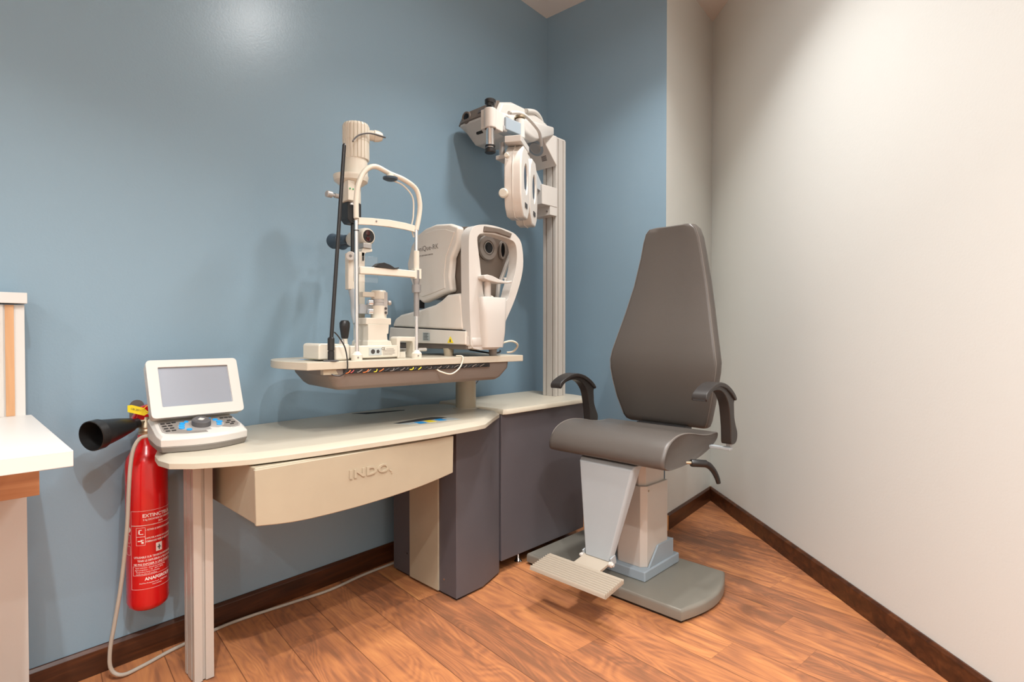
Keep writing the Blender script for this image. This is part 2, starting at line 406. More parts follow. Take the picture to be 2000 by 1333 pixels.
# front leg: aluminium extrusion
def extrusion_profile(x0, x1, y0, y1, slot=.006, depth=.006, nx=1, ny=1):
    """rectangle outline with slots on each side"""
    P = []
    def side(a, b, inward, n):
        a, b, inward = Vector(a), Vector(b), Vector(inward); P.append(tuple(a))
        for k in range(n):
            c = a+(b-a)*((k+.5)/n); d = (b-a).normalized()
            P.extend([tuple(c-d*slot/2), tuple(c-d*slot/2+inward*depth), tuple(c+d*slot/2+inward*depth), tuple(c+d*slot/2)])
    side((x0, y0), (x1, y0), (0, 1), nx); side((x1, y0), (x1, y1), (-1, 0), ny); side((x1, y1), (x0, y1), (0, -1), nx); side((x0, y1), (x0, y0), (1, 0), ny)
    return P
bm = B(); prism(bm, extrusion_profile(.523, .577, 1.815, 1.905, .009, .008, 1, 2), 2, .004, .685); obj('leg', bm, M['alu'], t, ang=30)
bm = B(); box(bm, .530, .570, 1.825, 1.895, 0, .006); obj('leg_foot', bm, M['black'], t)
# drawer body with curved lower edge
n = 24
rf = []
for i in range(n+1):
    x = .603+(1.300-.603)*i/n; s = i/n
    zl = .527-.024*math.sin(math.pi*min(1, s*1.25)*.5)*1.0+.040*max(0, s-.45)**1.6*2.3
    rf.append((x, zl))
rf2 = [(.603, .523), (.68, .512), (.752, .507), (.85, .506), (.94, .508), (1.04, .513), (1.14, .521), (1.22, .531), (1.298, .544)]
low = smooth_poly(rf2, 4, closed=False)
outd = [(.603, .679), ] + low + [(1.298, .679)]
dr = None
bm = B(); prism(bm, outd, 1, 1.560, 2.02); dr = obj('drawer', bm, M['cream'], t, bevel=.004, seg=3)
bm = B(); prism(bm, [(.598, .676)]+[(p[0]-.002 if p[0] < .61 else p[0], p[1]-.002) for p in low]+[(1.301, .676)], 1, 1.548, 1.5605); obj('front_panel', bm, M['cream'], dr, bevel=.003, seg=3)
lg = text_bm('INDO', .036, .0032, bold=.0013, sx=1.45, spacing=1.12)
place(lg, (.952, 1.5475, .610), (1, 0, 0), (0, 0, 1)); tube(lg, [(1.026, 1.5475, .600), (1.034, 1.5475, .596), (1.036, 1.5475, .588)], .0026, 6)
obj('embossed_logo', lg, M['cream'], dr, label='raised INDO lettering')
# pedestal
ped = [(1.400, 1.650), (1.545, 1.655), (1.690, 1.705), (1.690, 2.08), (1.400, 2.08)]
bm = B(); prism(bm, ped, 2, .008, .683); obj('pedestal', bm, M['slate'], t, bevel=.003)
bm = B(); box(bm, 1.393, 1.401, 1.757, 1.950, .010, .682); obj('side_strip', bm, M['cream'], t, bevel=.001, label='cream strip on the side of the pedestal')
bm = B(); prism(bm, inset(ped, .012), 2, 0, .010); obj('plinth', bm, M['dark'], t)
for y, z in ((1.725, .065), (1.975, .10)):
    bm = B(); cyl(bm, (1.4005, y, z), (1.398, y, z), .004, n=14); obj('screw', bm, M['chrome'], t)

# ================================================================ RIGHT CABINET with slab top
t = thing('side_cabinet', 'dark grey cabinet with cream slab top beside the exam chair', 'cabinet', (2.0, 1.95, 0))
bm = B(); box(bm, 1.697, 2.290, 1.700, 2.09, .055, .694); obj('cabinet_body', bm, M['slate'], t, bevel=.002)
so = [(1.697, 1.690), (1.712, 1.680), (2.304, 1.680), (2.360, 1.738), (2.387, 1.838), (2.40, 2.08), (2.38, 2.13), (1.697, 2.13)]
bm = B(); loft(bm, [[(*p, z) for p in inset(so, i)] for z, i in ((.695, .002), (.697, 0), (.709, 0), (.7175, .006), (.718, .008))]); obj('slab_top', bm, M['creamtop'], t, bevel=.001)
for x, y in ((1.84, 1.735), (2.22, 2.0)):
    bm = B(); lathe(bm, (x, y, 0), (0, 0, 1), [(0, .016), (.006, .018), (.010, .014), (.022, .006), (.056, .0055)], 20); obj('adjustable_foot', bm, M['chrome'], t)
bm = B(); box(bm, 1.72, 2.27, 1.80, 2.07, .001, .056); obj('plinth', bm, M['dark'], t)

# ================================================================ INSTRUMENT TABLE
TT = .958; TO = Vector((.795, 1.645, 0)); TX = Vector((.9955, -.0945, 0)); TY = Vector((.0945, .9955, 0))
def F(s, d, z): 
    p = TO+TX*s+TY*d; return (p.x, p.y, z)
t = thing('instrument_table', 'height adjustable white instrument table on a round column above the cream desk', 'table', (1.655, 1.885, DT))
tp = [(0, 0), (.894, 0), (.905, .42), (.30, .425), (.08, .41), (.010, .36), (-.035, .27), (-.048, .18), (-.030, .08)]
tp = [(0, 0), (.894, 0), (.905, .40), (.30, .405)] + smooth_poly([(.10, .40), (.03, .37), (-.015, .30), (-.038, .20), (-.030, .10), (0, 0)], 5, closed=False)[:-1]
bm = B(); loft(bm, [[F(*p, z) for p in tp] for z in (TT-.025, TT)]); obj('tabletop', bm, M['creamtop'], t, bevel=.002)
# tray under the top
ring = lambda s0, s1, d0, d1, z, r: [F(p[0], p[1], z) for p in rrect((s0+s1)/2, (d0+d1)/2, (s1-s0)/2, (d1-d0)/2, r)]
bm = B(); loft(bm, [ring(.075, .835, .008, .36, TT-.0255, .03), ring(.078, .832, .010, .355, TT-.050, .03), ring(.10, .80, .02, .33, TT-.085, .03), ring(.115, .785, .03, .32, TT-.096, .03)]); tr = obj('underside_tray', bm, M['tray'], t, bevel=.003, ang=25)
bm = B(); obox(bm, F(.42, .006, TT-.034), TX*.30, TY*.004, (0, 0, .0075)); obj('tray_opening', bm, M['dark'], tr)
for k in range(30):
    bm = B(); s = .125+k*.0195+random.uniform(-.004, .004)
    mm = 'orange' if k % 3 == 0 and k < 7 else ('red' if k == 1 else ('yellow' if k in (5, 12, 14) else ('black' if k % 2 else 'taupe')))
    tube(bm, [F(s, .0015, TT-.040+random.uniform(0, .003)), F(s+.006+random.uniform(0, .006), .0005, TT-.036+random.uniform(-.002, .002)), F(s+.012+random.uniform(0, .012), .0015, TT-.030)], .0012+random.uniform(0, .0008), 6, 4); obj('wire', bm, M[mm], tr)
bm = B(); obox(bm, F(.09, .022, TT-.034), TX*.035, TY*.012, (0, 0, .008)); obj('bracket', bm, M['cream'], t)
bm = B(); cyl(bm, (1.655, 1.885, DT), (1.655, 1.885, TT-.09), .0455, n=40); obj('column', bm, M['cream'], t)
bm = B(); lathe(bm, (1.655, 1.885, DT), (0, 0, 1), [(.0002, .058), (.002, .056), (.0025, .047)], 40); obj('column_collar', bm, M['creamtop'], t)
bm = B(); loft(bm, [[F(*p, z) for p in ((.02, .21), (.05, .16), (.13, .13), (.14, .17), (.08, .22))] for z in (TT-.0005, TT+.0005)]); ts = obj('sticker', bm, M['labelg'], t)
for k, mm in enumerate(('keyblue', 'yellow', 'keyblue')):
    bm = B(); loft(bm, [[F(.045+k*.027+a, .185-k*.012+b, z) for a, b in ((0, 0), (.02, -.008), (.022, .008), (.004, .016))] for z in (TT+.0005, TT+.0009)]); obj('printed_figure', bm, M[mm], ts)

# ================================================================ SLIT LAMP
t = thing('slit_lamp', 'ivory slit lamp microscope with chin rest frame and chrome posts on the white table', 'medical instrument', F(.30, .14, TT))
P1 = .179; P2 = .4085; PD = .034
for s in (P1, P2):
    bm = B(); lathe(bm, F(s, PD, TT), (0, 0, 1), [(0, .0185), (.018, .0185), (.027, .0105), (.030, .008)], 28); obj('post_flange', bm, M['ivory'], t)
    bm = B(); cyl(bm, F(s-.004, PD-.0185, TT+.010), F(s-.004, PD-.0195, TT+.010), .003, n=10); obj('grub_screw', bm, M['greypl'], t)
bm = B(); cyl(bm, F(P1, PD, TT+.02), F(P1, PD, 1.425), .0065, n=20); obj('post', bm, M['chrome'], t, label='left chrome post')
bm = B(); cyl(bm, F(P2, PD, TT+.02), F(P2, PD, 1.425), .0065, n=20); obj('post', bm, M['chrome'], t, label='right chrome post')
bm = B(); lathe(bm, F(P2, PD, 1.11), (0, 0, 1), [(0, .010), (.085, .010), (.0851, .0165), (.113, .0165), (.1131, .010), (.135, .013), (.165, .013)], 28); obj('height_collar', bm, M['collar'], t, label='satin grey adjusting collar')
bm = B(); cyl(bm, F(P2, PD, 1.245), F(P2, PD, 1.345), .0105, n=24); obox(bm, F(P2, PD, 1.262), TX*.014, TY*.012, (0, 0, .018)); obj('sleeve', bm, M['ivory'], t, bevel=.001)
bm = B(); cyl(bm, F(P1, PD, 1.39), F(P1, PD, 1.3925), .009, n=20); obj('post_ring', bm, M['black'], t)
# head bow
bow = [F(P1, PD, 1.425), F(P1, PD, 1.49), F(P1+.008, PD, 1.545), F(P1+.032, PD, 1.595), F(P1+.070, PD, 1.617), F(P1+.125, PD, 1.603), F(P1+.18, PD, 1.592), F(P2-.002, PD, 1.568), F(P2+.014, PD, 1.525), F(P2+.013, PD, 1.48), F(P2, PD, 1.42)]
bm = B(); tube(bm, bow, .0088, 14, 6); obj('head_bow', bm, M['ivory'], t)
bm = B(); tube(bm, [F(P1+.14, PD+.004, 1.582), F(P1+.18, PD+.004, 1.572), F(P2-.012, PD+.004, 1.535), F(P2-.010, PD+.004, 1.47), F(P2-.016, PD+.006, 1.43), F(P2-.006, PD+.008, 1.395)], .0028, 8); obj('fixation_lead', bm, M['ivory'], t)
bm = B(); lathe(bm, F(P1+.125, PD-.002, 1.604), (0, 0, -1), [(0, .010), (.012, .013), (.0125, .004)], 24); obj('fixation_lamp', bm, M['ivory'], t)
bm = B(); lathe(bm, F(P1+.125, PD-.002, 1.592), (0, 0, -1), [(0, .018), (.003, .0255), (.009, .025), (.014, .014)], 28); obj('lamp_pad', bm, M['rubber'], t)
band = [(P1+.007, PD-.004), (P1+.05, PD-.014), (P1+.115, PD-.018), (P1+.18, PD-.014), (P2-.007, PD-.004), (P2-.007, PD+.003), (P1+.18, PD-.006), (P1+.115, PD-.010), (P1+.05, PD-.006), (P1+.007, PD+.003)]
bm = B(); loft(bm, [[F(*p, z+.004*math.sin(math.pi*(p[0]-P1)/(P2-P1))) for p in band] for z in (1.411, 1.435)]); obj('forehead_band', bm, M['ivory'], t, bevel=.0015)
bm = B(); cyl(bm, F(P1+.065, PD-.0155, 1.428), F(P1+.065, PD-.0175, 1.428), .003, n=8); obj('screw', bm, M['greypl'], t)
# chin rest bar
cb_ = [(P1+.010, PD-.008), (P1+.05, PD-.020), (P1+.16, PD-.020), (P2+.010, PD-.010), (P2+.010, PD+.010), (P1+.16, PD+.004), (P1+.05, PD+.004), (P1+.010, PD+.010)]
bm = B(); loft(bm, [[F(*p, z) for p in cb_] for z in (1.247, 1.272)]); cr = obj('chin_bar', bm, M['ivory'], t, bevel=.003)
cup = [(-.045, 0), (-.03, .012), (-.010, .016), (.012, .010), (.03, .001), (.046, .004), (.046, .000), (.028, -.004), (.01, -.004), (-.015, -.002)]
bm = B(); loft(bm, [[F(P1+.10+p[0], d, 1.274+p[1]) for p in cup] for d in (PD-.024, PD-.008, PD+.006)]); obj('chin_cup', bm, M['black'], t, bevel=.001, label='black chin cup')
# clear breath shield
bm = B(); obox(bm, F(P1+.055, PD+.045, 1.27), TX*.045, TY*.001, (0, 0, .045)); obj('breath_shield', bm, M['glass'], t, bevel=.0005, label='clear acrylic shield')
# base
bm = B(); box(bm, .965, 1.155, 1.682, 1.86, TT+.005, 1.006); bs = obj('base', bm, M['ivory'], t, bevel=.004, seg=3)
bm = B(); box(bm, .965, 1.20, 1.70, 1.84, TT, TT+.022); obj('base_plate', bm, M['ivory'], t, bevel=.002)
bm = B(); box(bm, 1.035, 1.085, 1.6808, 1.6822, .972, .998); obj('rating_label', bm, M['labelg'], bs, label='grey rating label')
bm = text_bm('CE', .012, .0003); place(bm, (1.092, 1.6813, .994), (1, 0, 0), (0, 0, 1)); obj('ce_mark', bm, M['printd'], bs)
bm = B()
for k, (a, b_) in enumerate(((1.105, 1.135), (1.09, 1.14), (1.09, 1.138), (1.09, 1.14), (1.09, 1.13))): box(bm, a, b_, 1.6812, 1.6822, .972+.0052*(4-k), .9732+.0052*(4-k))
obj('label_print', bm, M['print'], bs)
bm = B(); cyl(bm, (1.05, 1.6800, .985), (1.05, 1.6812, .985), .008, n=18); cyl(bm, (1.070, 1.6800, .985), (1.070, 1.6812, .985), .007, n=5); obj('label_symbol', bm, M['printd'], bs)
bm = B(); prism(bm, [(.855, .963), (.855, 1.010), (.862, 1.016), (.965, 1.012), (.965, .963)], 1, 1.688, 1.80); obj('left_base_block', bm, M['ivory'], t, bevel=.006, seg=3)
bm = B(); box(bm, .905, .960, 1.676, 1.80, TT+.001, 1.008); obj('rail_cover', bm, M['ivory'], t, bevel=.007, seg=3)
bm = B(); cyl(bm, (1.15, 1.76, .985), (1.33, 1.75, .985), .007, n=16); obj('cross_rail', bm, M['chrome'], t)
bm = B(); holed(bm, [(1.155, TT), (1.155, 1.030), (1.162, 1.037), (1.238, 1.035), (1.247, 1.026), (1.247, TT), (1.225, TT), (1.225, 1.012), (1.221, 1.018), (1.170, 1.020), (1.168, TT)], [], 1, 1.690, 1.735); obj('rail_guard', bm, M['ivory'], t, bevel=.003)
# pedestal of the lamp
bm = B(); loft(bm, [[(x, y, z) for x, y in ((1.05-a, 1.71-a), (1.125+b_, 1.71-a), (1.125+b_, 1.81), (1.05-a, 1.81))] for z, a, b_ in ((1.004, .008, .018), (1.020, .006, .014), (1.024, 0, .004), (1.046, 0, .002), (1.047, 0, .008), (1.08, 0, .010))]); obj('carriage', bm, M['ivory'], t, bevel=.002)
bm = B(); box(bm, 1.045, 1.148, 1.715, 1.80, 1.079, 1.103); obj('carriage_plate', bm, M['ivory'], t, bevel=.003)
bm = B(); lathe(bm, (1.122, 1.757, 1.103), (0, 0, 1), [(0, .028), (.045, .028)], 32); cy = obj('pivot_drum', bm, M['ivory'], t)
bm = B(); lathe(bm, (1.122, 1.757, 1.148), (0, 0, 1), [(0, .027), (.010, .027), (.0105, .0255), (.0115, .0255), (.012, .027), (.024, .027)], 32); obj('pivot_ring', bm, M['silver'], t)
bm = B(); lathe(bm, (1.122, 1.757, 1.172), (0, 0, 1), [(0, .027), (.028, .027), (.032, .024)], 32); obj('pivot_cap', bm, M['ivory'], t, bevel=.001)
bm = B(); obox(bm, (1.134, 1.7305, 1.157), (.0065, -.003, 0), (.0008, .0016, 0), (0, 0, .040)); lv = obj('scale_plate', bm, M['silver'], t, bevel=.0006)
for z in (1.129, 1.144):
    bm = B(); cyl(bm, (1.1335, 1.729, z-.006), (1.133, 1.727, z-.006), .0048, n=14); obj('scale_screw', bm, M['printd'], lv)
bm = B(); lathe(bm, (1.148, 1.745, 1.160), (1, -.4, 0), [(0, .004), (.006, .009), (.014, .009), (.017, .006)], 18); obj('lock_knob', bm, M['silver'], t)
bm = B(); box(bm, 1.050, 1.12, 1.745, 1.768, 1.178, 1.196); obj('upper_arm', bm, M['ivory'], t, bevel=.002)
bm = B(); box(bm, 1.045, 1.11, 1.757, 1.785, 1.118, 1.152); obj('lower_arm', bm, M['bluegrey'], t, bevel=.002)
for z in (1.158, 1.127):
    bm = B(); lathe(bm, (1.080, 1.745, z), (1, -.1, 0), [(-.011, .007), (-.009, .0105), (.007, .0105), (.009, .007)], 20); obj('clamp_knob', bm, M['chrome'], t)
# microscope arm (rises behind the right of the left post)
bm = B(); box(bm, 1.068, 1.092, 1.80, 1.826, 1.02, 1.345); obj('microscope_arm', bm, M['ivory'], t, bevel=.002)
bm = B(); prism(bm, [(1.10, 1.345), (1.124, 1.350), (1.124, 1.36), (1.085, 1.36), (1.078, 1.345), (1.078, 1.31), (1.09, 1.31), (1.092, 1.338)], 1, 1.80, 1.835); obj('arm_bracket', bm, M['ivory'], t, bevel=.002)
bm = B(); box(bm, 1.083, 1.118, 1.795, 1.83, 1.36, 1.378); obj('arm_clamp', bm, M['silver'], t, bevel=.002)
mic = None
bm = B(); lathe(bm, (1.108, 1.800, 1.405), (-.02, 1, 0), [(0, .026), (.006, .031), (.02, .033), (.07, .034), (.10, .030), (.12, .024)], 32); mic = obj('microscope_body', bm, M['ivory'], t)
bm = B(); lathe(bm, (1.108, 1.7995, 1.405), (0, -1, 0), [(0, .0235), (.0015, .022)], 28); fc = obj('objective_plate', bm, M['black'], mic)
for dx, dz in ((-.004, .011), (-.003, -.011), ):
    bm = B(); lathe(bm, (1.108+dx, 1.7985, 1.405+dz), (0, -1, 0), [(0, .0105), (.002, .009), (.0022, .002)], 20); obj('lens', bm, M['lens'], mic)
for dx in (-.045, .018):
    bm = B(); lathe(bm, (1.108+dx*.55, 1.915, 1.405), (dx*.35, 1, .03), [(0, .016), (.04, .017), (.045, .022), (.075, .023), (.095, .030), (.10, .028)], 28); obj('eyepiece', bm, M['rubber'], t)
# illumination tower
TXc, TYc = 1.032, 1.775
bm = B(); box(bm, 1.020, 1.048, 1.79, 1.815, 1.205, 1.335); obj('illumination_arm', bm, M['ivory'], t, bevel=.003)
bm = B(); tube(bm, [(1.036, 1.802, 1.215), (1.046, 1.80, 1.17), (1.048, 1.80, 1.12), (1.050, 1.79, 1.085)], .012, 12, 5); obj('curved_arm', bm, M['bluegrey'], t)
bm = B(); cyl(bm, (1.034, 1.785, 1.325), (1.038, 1.790, 1.46), .0075, n=16); cyl(bm, (1.050, 1.80, 1.33), (1.052, 1.80, 1.46), .0065, n=16); obj('tower_rod', bm, M['black'], t)
bm = B(); lathe(bm, (1.031, 1.792, 1.322), (-.55, -.83, 0), [(-.012, .013), (.004, .013), (.012, .0165), (.018, .0165), (.020, .014)], 26); kn = obj('centering_knob', bm, M['whitepl'], t)
bm = B(); lathe(bm, (1.031-.0115, 1.792-.0175, 1.322), (-.55, -.83, 0), [(0, .005), (.001, .004)], 14); obj('knob_screw', bm, M['greypl'], kn)
bm = B(); loft(bm, [[(x, y, z) for x, y in ((1.008+a, 1.772), (1.062-a, 1.772), (1.062-a, 1.822), (1.008+a, 1.822))] for z, a in ((1.438, .012), (1.452, .0), (1.512, .0))]); hb = obj('prism_housing', bm, M['black'], t, bevel=.003)
bm = B(); cyl(bm, (1.040, 1.768, 1.445), (1.040, 1.768, 1.50), .009, n=16); obj('aperture_dial', bm, M['darkgrey'], t)
bm = B(); lathe(bm, (1.024, 1.770, 1.500), (0, 0, 1), [(0, .009), (.004, .010), (.008, .009)], 16); obj('chrome_cap', bm, M['chrome'], t)
bm = B(); cyl(bm, (1.037, 1.80, 1.512), (1.037, 1.80, 1.59), .034, .034, 32); obj('lamp_body', bm, M['ivory'], t)
bm = B(); box(bm, 1.000, 1.026, 1.755, 1.79, 1.513, 1.582); lp = obj('switch_panel', bm, M['ivory'], t, bevel=.002)
for dx in (.004, .016):
    bm = B(); cyl(bm, (1.003+dx, 1.7545, 1.553), (1.003+dx, 1.7535, 1.553), .0028, n=12); obj('indicator', bm, M['green'], lp)
bm = B(); lathe(bm, (1.037, 1.80, 1.572), (0, 0, 1), [(0, .034), (.018, .058), (.028, .060), (.034, .0615), (.038, .061), (.0385, .05)], 44); obj('tower_tray', bm, M['ivory'], t)
bm = B(); lathe(bm, (1.055, 1.80, 1.609), (0, 0, 1), [(0, .044), (.08, .0415)], 44); obj('lamp_sleeve', bm, M['ivory'], t)
# fluted lamp housing
bm = B(); rings = []
for z, rr in ((1.672, .0455), (1.676, .0465), (1.735, .0465), (1.7355, .0475), (1.790, .0475), (1.799, .043), (1.801, .030)):
    ring_ = []
    for k in range(132):
        a = 2*math.pi*k/132; q = (k % 6)
        r_ = rr*(1-.075*(1 if q == 0 else 0)); ring_.append((1.058+r_*math.cos(a), 1.80+r_*math.sin(a), z))
    rings.append(ring_)
loft(bm, rings); obj('fluted_housing', bm, M['ivory'], t, ang=20)
bm = B(); lathe(bm, (1.096, 1.785, 1.768), (1, -.45, 0), [(0, .018), (.022, .019), (.024, .0215), (.040, .0195), (.052, .014), (.056, .006)], 28); obj('lamp_cap', bm, M['ivory'], t)
bm = B(); tube(bm, [(.990, 1.705, 1.700), (1.012, 1.735, 1.720), (1.04, 1.745, 1.745), (1.085, 1.747, 1.762), (1.15, 1.752, 1.765)], .0027, 8); obj('lamp_lead', bm, M['darkgrey'], t)
bm = B(); lathe(bm, (.992, 1.79, 1.527), (-1, -.1, .01), [(0, .008), (.025, .008), (.0251, .005), (.038, .005), (.0381, .011), (.056, .0115), (.058, .009)], 22); obj('filter_lever', bm, M['silver'], t)
# joystick
bm = B(); lathe(bm, (.983, 1.752, 1.030), (0, 0, 1), [(0, .010), (.004, .012), (.040, .0175), (.054, .0178), (.062, .013), (.064, .004)], 28); obj('joystick', bm, M['black'], t, label='black joystick')
bm = B(); cyl(bm, (.983, 1.752, 1.005), (.983, 1.752, 1.034), .011, .008, 18); obj('joystick_stem', bm, M['ivory'], t)
bm = B(); lathe(bm, (.950, 1.715, 1.004), (0, 0, 1), [(0, .003), (.009, .003), (.0091, .0095), (.022, .0095), (.023, .007)], 18); obj('brake_knob', bm, M['chrome'], t)

# ---------------------------------------------------------------- black rod lamp stand
rb = F(.085, .022, TT)
t = thing('fixation_rod', 'thin black leaning rod on a round foot at the table edge', 'rod', rb)
bm = B(); lathe(bm, rb, (0, 0, 1), [(0, .0245), (.003, .0245), (.0045, .022), (.005, .010)], 32); obj('foot', bm, M['darkgrey'], t)
bm = B(); lathe(bm, (rb[0], rb[1], TT+.004), (.015, .01, 1), [(0, .0105), (.028, .0105), (.0285, .009), (.031, .009), (.0315, .011), (.070, .011), (.074, .007)], 20); obj('socket', bm, M['black'], t)
rt_ = (rb[0]+.066, rb[1]+.028, 1.672)
bm = B(); cyl(bm, (rb[0]+.002, rb[1]+.001, TT+.07), rt_, .0062, n=16); obj('shaft', bm, M['black'], t)
bm = B(); cyl(bm, rt_, (rt_[0]+.001, rt_[1], rt_[2]+.006), .0062, .004, 16); obj('tip', bm, M['black'], t)
bm = B(); tube(bm, [(rb[0]+.010, rb[1]-.002, TT+.095), (rb[0]+.022, rb[1]-.008, TT+.080), (rb[0]+.038, rb[1]-.020, TT+.045), (rb[0]+.040, rb[1]-.032, TT+.0), (rb[0]+.036, rb[1]-.034, TT-.03), (rb[0]+.018, rb[1]-.026, TT-.046), (rb[0]-.002, rb[1]-.012, TT-.042), (rb[0]-.012, rb[1]+.005, TT-.028)], .0022, 8)
tag(obj('rod_cord', bm, M['black']), 'thin black cord dangling over the table edge beside the rod', 'cord')

# ================================================================ AUTOREFRACTOR
t = thing('autorefractor', 'white eye measuring machine with dark lens face and white head frame on the table', 'medical instrument', (1.55, 1.83, TT))
def sideprism(name, pts, x0, x1, m, bev, parent=t, **k):
    bm = B(); prism(bm, pts, 0, x0, x1); return obj(name, bm, m, parent, bevel=bev, seg=3, **k)
sideprism('base_tray', [(1.61, .985), (1.61, 1.005), (2.12, 1.008), (2.12, .998), (2.06, .985)], 1.418, 1.585, M['taupe'], .003)
bw = sideprism('base_lower', [(1.605, 1.004), (1.605, 1.056), (2.115, 1.075), (2.128, 1.008)], 1.408, 1.595, M['arwhite_lit'], .004)
sideprism('base_gap', [(1.615, 1.054), (1.615, 1.060), (2.09, 1.078), (2.09, 1.070)], 1.414, 1.589, M['dark'], 0)
sideprism('base_upper', [(1.625, 1.059), (1.625, 1.125), (1.64, 1.205), (1.72, 1.202), (1.76, 1.180), (1.80, 1.165), (1.90, 1.148), (2.04, 1.130), (2.085, 1.112), (2.108, 1.076)], 1.412, 1.600, M['arwhite_lit'], .012)
prof = [(1.683, 1.471), (1.74, 1.491), (1.829, 1.500), (1.90, 1.492), (1.955, 1.472), (2.00, 1.430), (2.031, 1.353), (2.024, 1.309), (1.985, 1.24), (1.950, 1.190), (1.917, 1.176), (1.86, 1.190), (1.800, 1.205), (1.726, 1.217), (1.737, 1.279), (1.726, 1.353), (1.690, 1.408)]
core = [(1.665, 1.468), (1.70, 1.478), (1.84, 1.485), (1.94, 1.46), (2.0, 1.38), (2.0, 1.30), (1.95, 1.21), (1.85, 1.20), (1.70, 1.195), (1.665, 1.20)]
fx = [(1.474, 1.197), (1.474, 1.474), (1.60, 1.480), (1.728, 1.474), (1.735, 1.455), (1.715, 1.395), (1.672, 1.310), (1.640, 1.255), (1.632, 1.197)]
def fxs(k, dz=0, e=0): return [(1.474+(x-1.474)*k-(e if x > 1.5 else 0), 1.197+(z-1.197)*(1+dz)) for x, z in fx]
bm = B(); loft(bm, [[(x, y, z) for x, z in fxs(k, dz)] for y, k, dz in ((1.668, 1, 0), (1.75, 1, .03), (1.85, .98, .05), (1.94, .9, -.02), (1.985, .8, -.2))]); hd = obj('head', bm, M['taupe'], t, bevel=.005, ang=30, label='dark taupe measuring head')
cv = sideprism('side_cover', prof, 1.440, 1.476, M['arwhite_lit'], .012, label='white side cover facing the slit lamp')
rc = [(1.724, 1.478), (1.738, 1.474), (1.746, 1.458), (1.725, 1.390), (1.682, 1.305), (1.650, 1.250), (1.643, 1.197), (1.630, 1.197), (1.638, 1.255), (1.670, 1.311), (1.712, 1.396), (1.731, 1.455)]
bm = B(); prism(bm, rc, 1, 1.655, 1.90); obj('side_cover', bm, M['whitepl'], t, bevel=.003)
inp = [(1.705, 1.452), (1.76, 1.470), (1.83, 1.477), (1.90, 1.470), (1.955, 1.442), (1.995, 1.39), (2.005, 1.345), (1.985, 1.28), (1.945, 1.215), (1.917, 1.203), (1.86, 1.212), (1.765, 1.232), (1.770, 1.285), (1.758, 1.360), (1.722, 1.42)]
bm = B(); prism(bm, inp, 0, 1.4375, 1.442); obj('cover_panel', bm, M['arwhite_lit'], cv, bevel=.002, seg=3)
tx = text_bm('uniQue-RK', .030, .0002, spacing=1.05); place(tx, (1.4370, 1.878, 1.406), (0, -1, 0), (0, 0, 1)); obj('model_lettering', tx, M['print'], cv)
tx = text_bm('AUTO REF-KERATOMETER', .0085, .0002); place(tx, (1.4370, 1.892, 1.377), (0, -1, 0), (0, 0, 1)); obj('small_lettering', tx, M['print'], cv)
# rating label and warning triangle on the base side
bm = B(); prism(bm, [(1.872, 1.018), (1.872, 1.052), (1.825, 1.050), (1.825, 1.017)], 0, 1.4068, 1.4082); rl = obj('rating_label', bm, M['labelg'], bw)
bm = B()
for k in range(5): prism(bm, [(1.867, 1.0215+k*.006), (1.867, 1.0235+k*.006), (1.835+.006*(k % 2), 1.0235+k*.006), (1.835+.006*(k % 2), 1.0215+k*.006)], 0, 1.4062, 1.407)
obj('label_print', bm, M['printd'], bw)
bm = B(); prism(bm, [(1.712, 1.010), (1.676, 1.010), (1.694, 1.036)], 0, 1.4066, 1.4082); obj('warning_triangle', bm, M['yellow'], bw, label='yellow warning triangle')
bm = B(); prism(bm, [(1.698, 1.014), (1.690, 1.014), (1.692, 1.025), (1.696, 1.025)], 0, 1.4060, 1.4068); obj('warning_symbol', bm, M['printd'], bw)
# face with lens (faces -y)
bm = B(); lathe(bm, (1.572, 1.658, 1.398), (0, -1, 0), [(0, .050), (.010, .048), (.0105, .031), (.006, .030)], 40); fl = obj('lens_bezel', bm, M['greypl'], t)
bm = B(); lathe(bm, (1.572, 1.650, 1.398), (0, -1, 0), [(0, .0245), (.004, .0245), (.0041, .0225), (.0038, .0225)], 36, cap=False); obj('lens_ring', bm, M['silver'], fl)
bm = B(); lathe(bm, (1.572, 1.650, 1.398), (0, -1, 0), [(0, .0222), (.003, .0222), (.002, .012), (.0032, .0115), (.0033, .001)], 32); obj('lens', bm, M['lensb'], fl)
o1 = [(1.657+.021*math.cos(a)*(1 if math.cos(a) > 0 else .8), 1.398+.038*math.sin(a)) for a in [2*math.pi*k/28 for k in range(28)]]
o2 = [(1.657+.014*math.cos(a)*(1 if math.cos(a) > 0 else .8), 1.398+.030*math.sin(a)) for a in [2*math.pi*k/28 for k in range(28)]]
bm = B(); holed(bm, o1, [o2], 1, 1.650, 1.660); obj('sensor_bezel', bm, M['greypl'], t)
bm = B(); prism(bm, o2, 1, 1.654, 1.657); obj('sensor_window', bm, M['lensb'], t)
bm = B(); prism(bm, inset(fx[::-1], .006), 1, 1.664, 1.6695)
obj('face_plate', bm, M['taupe'], t, bevel=.003)
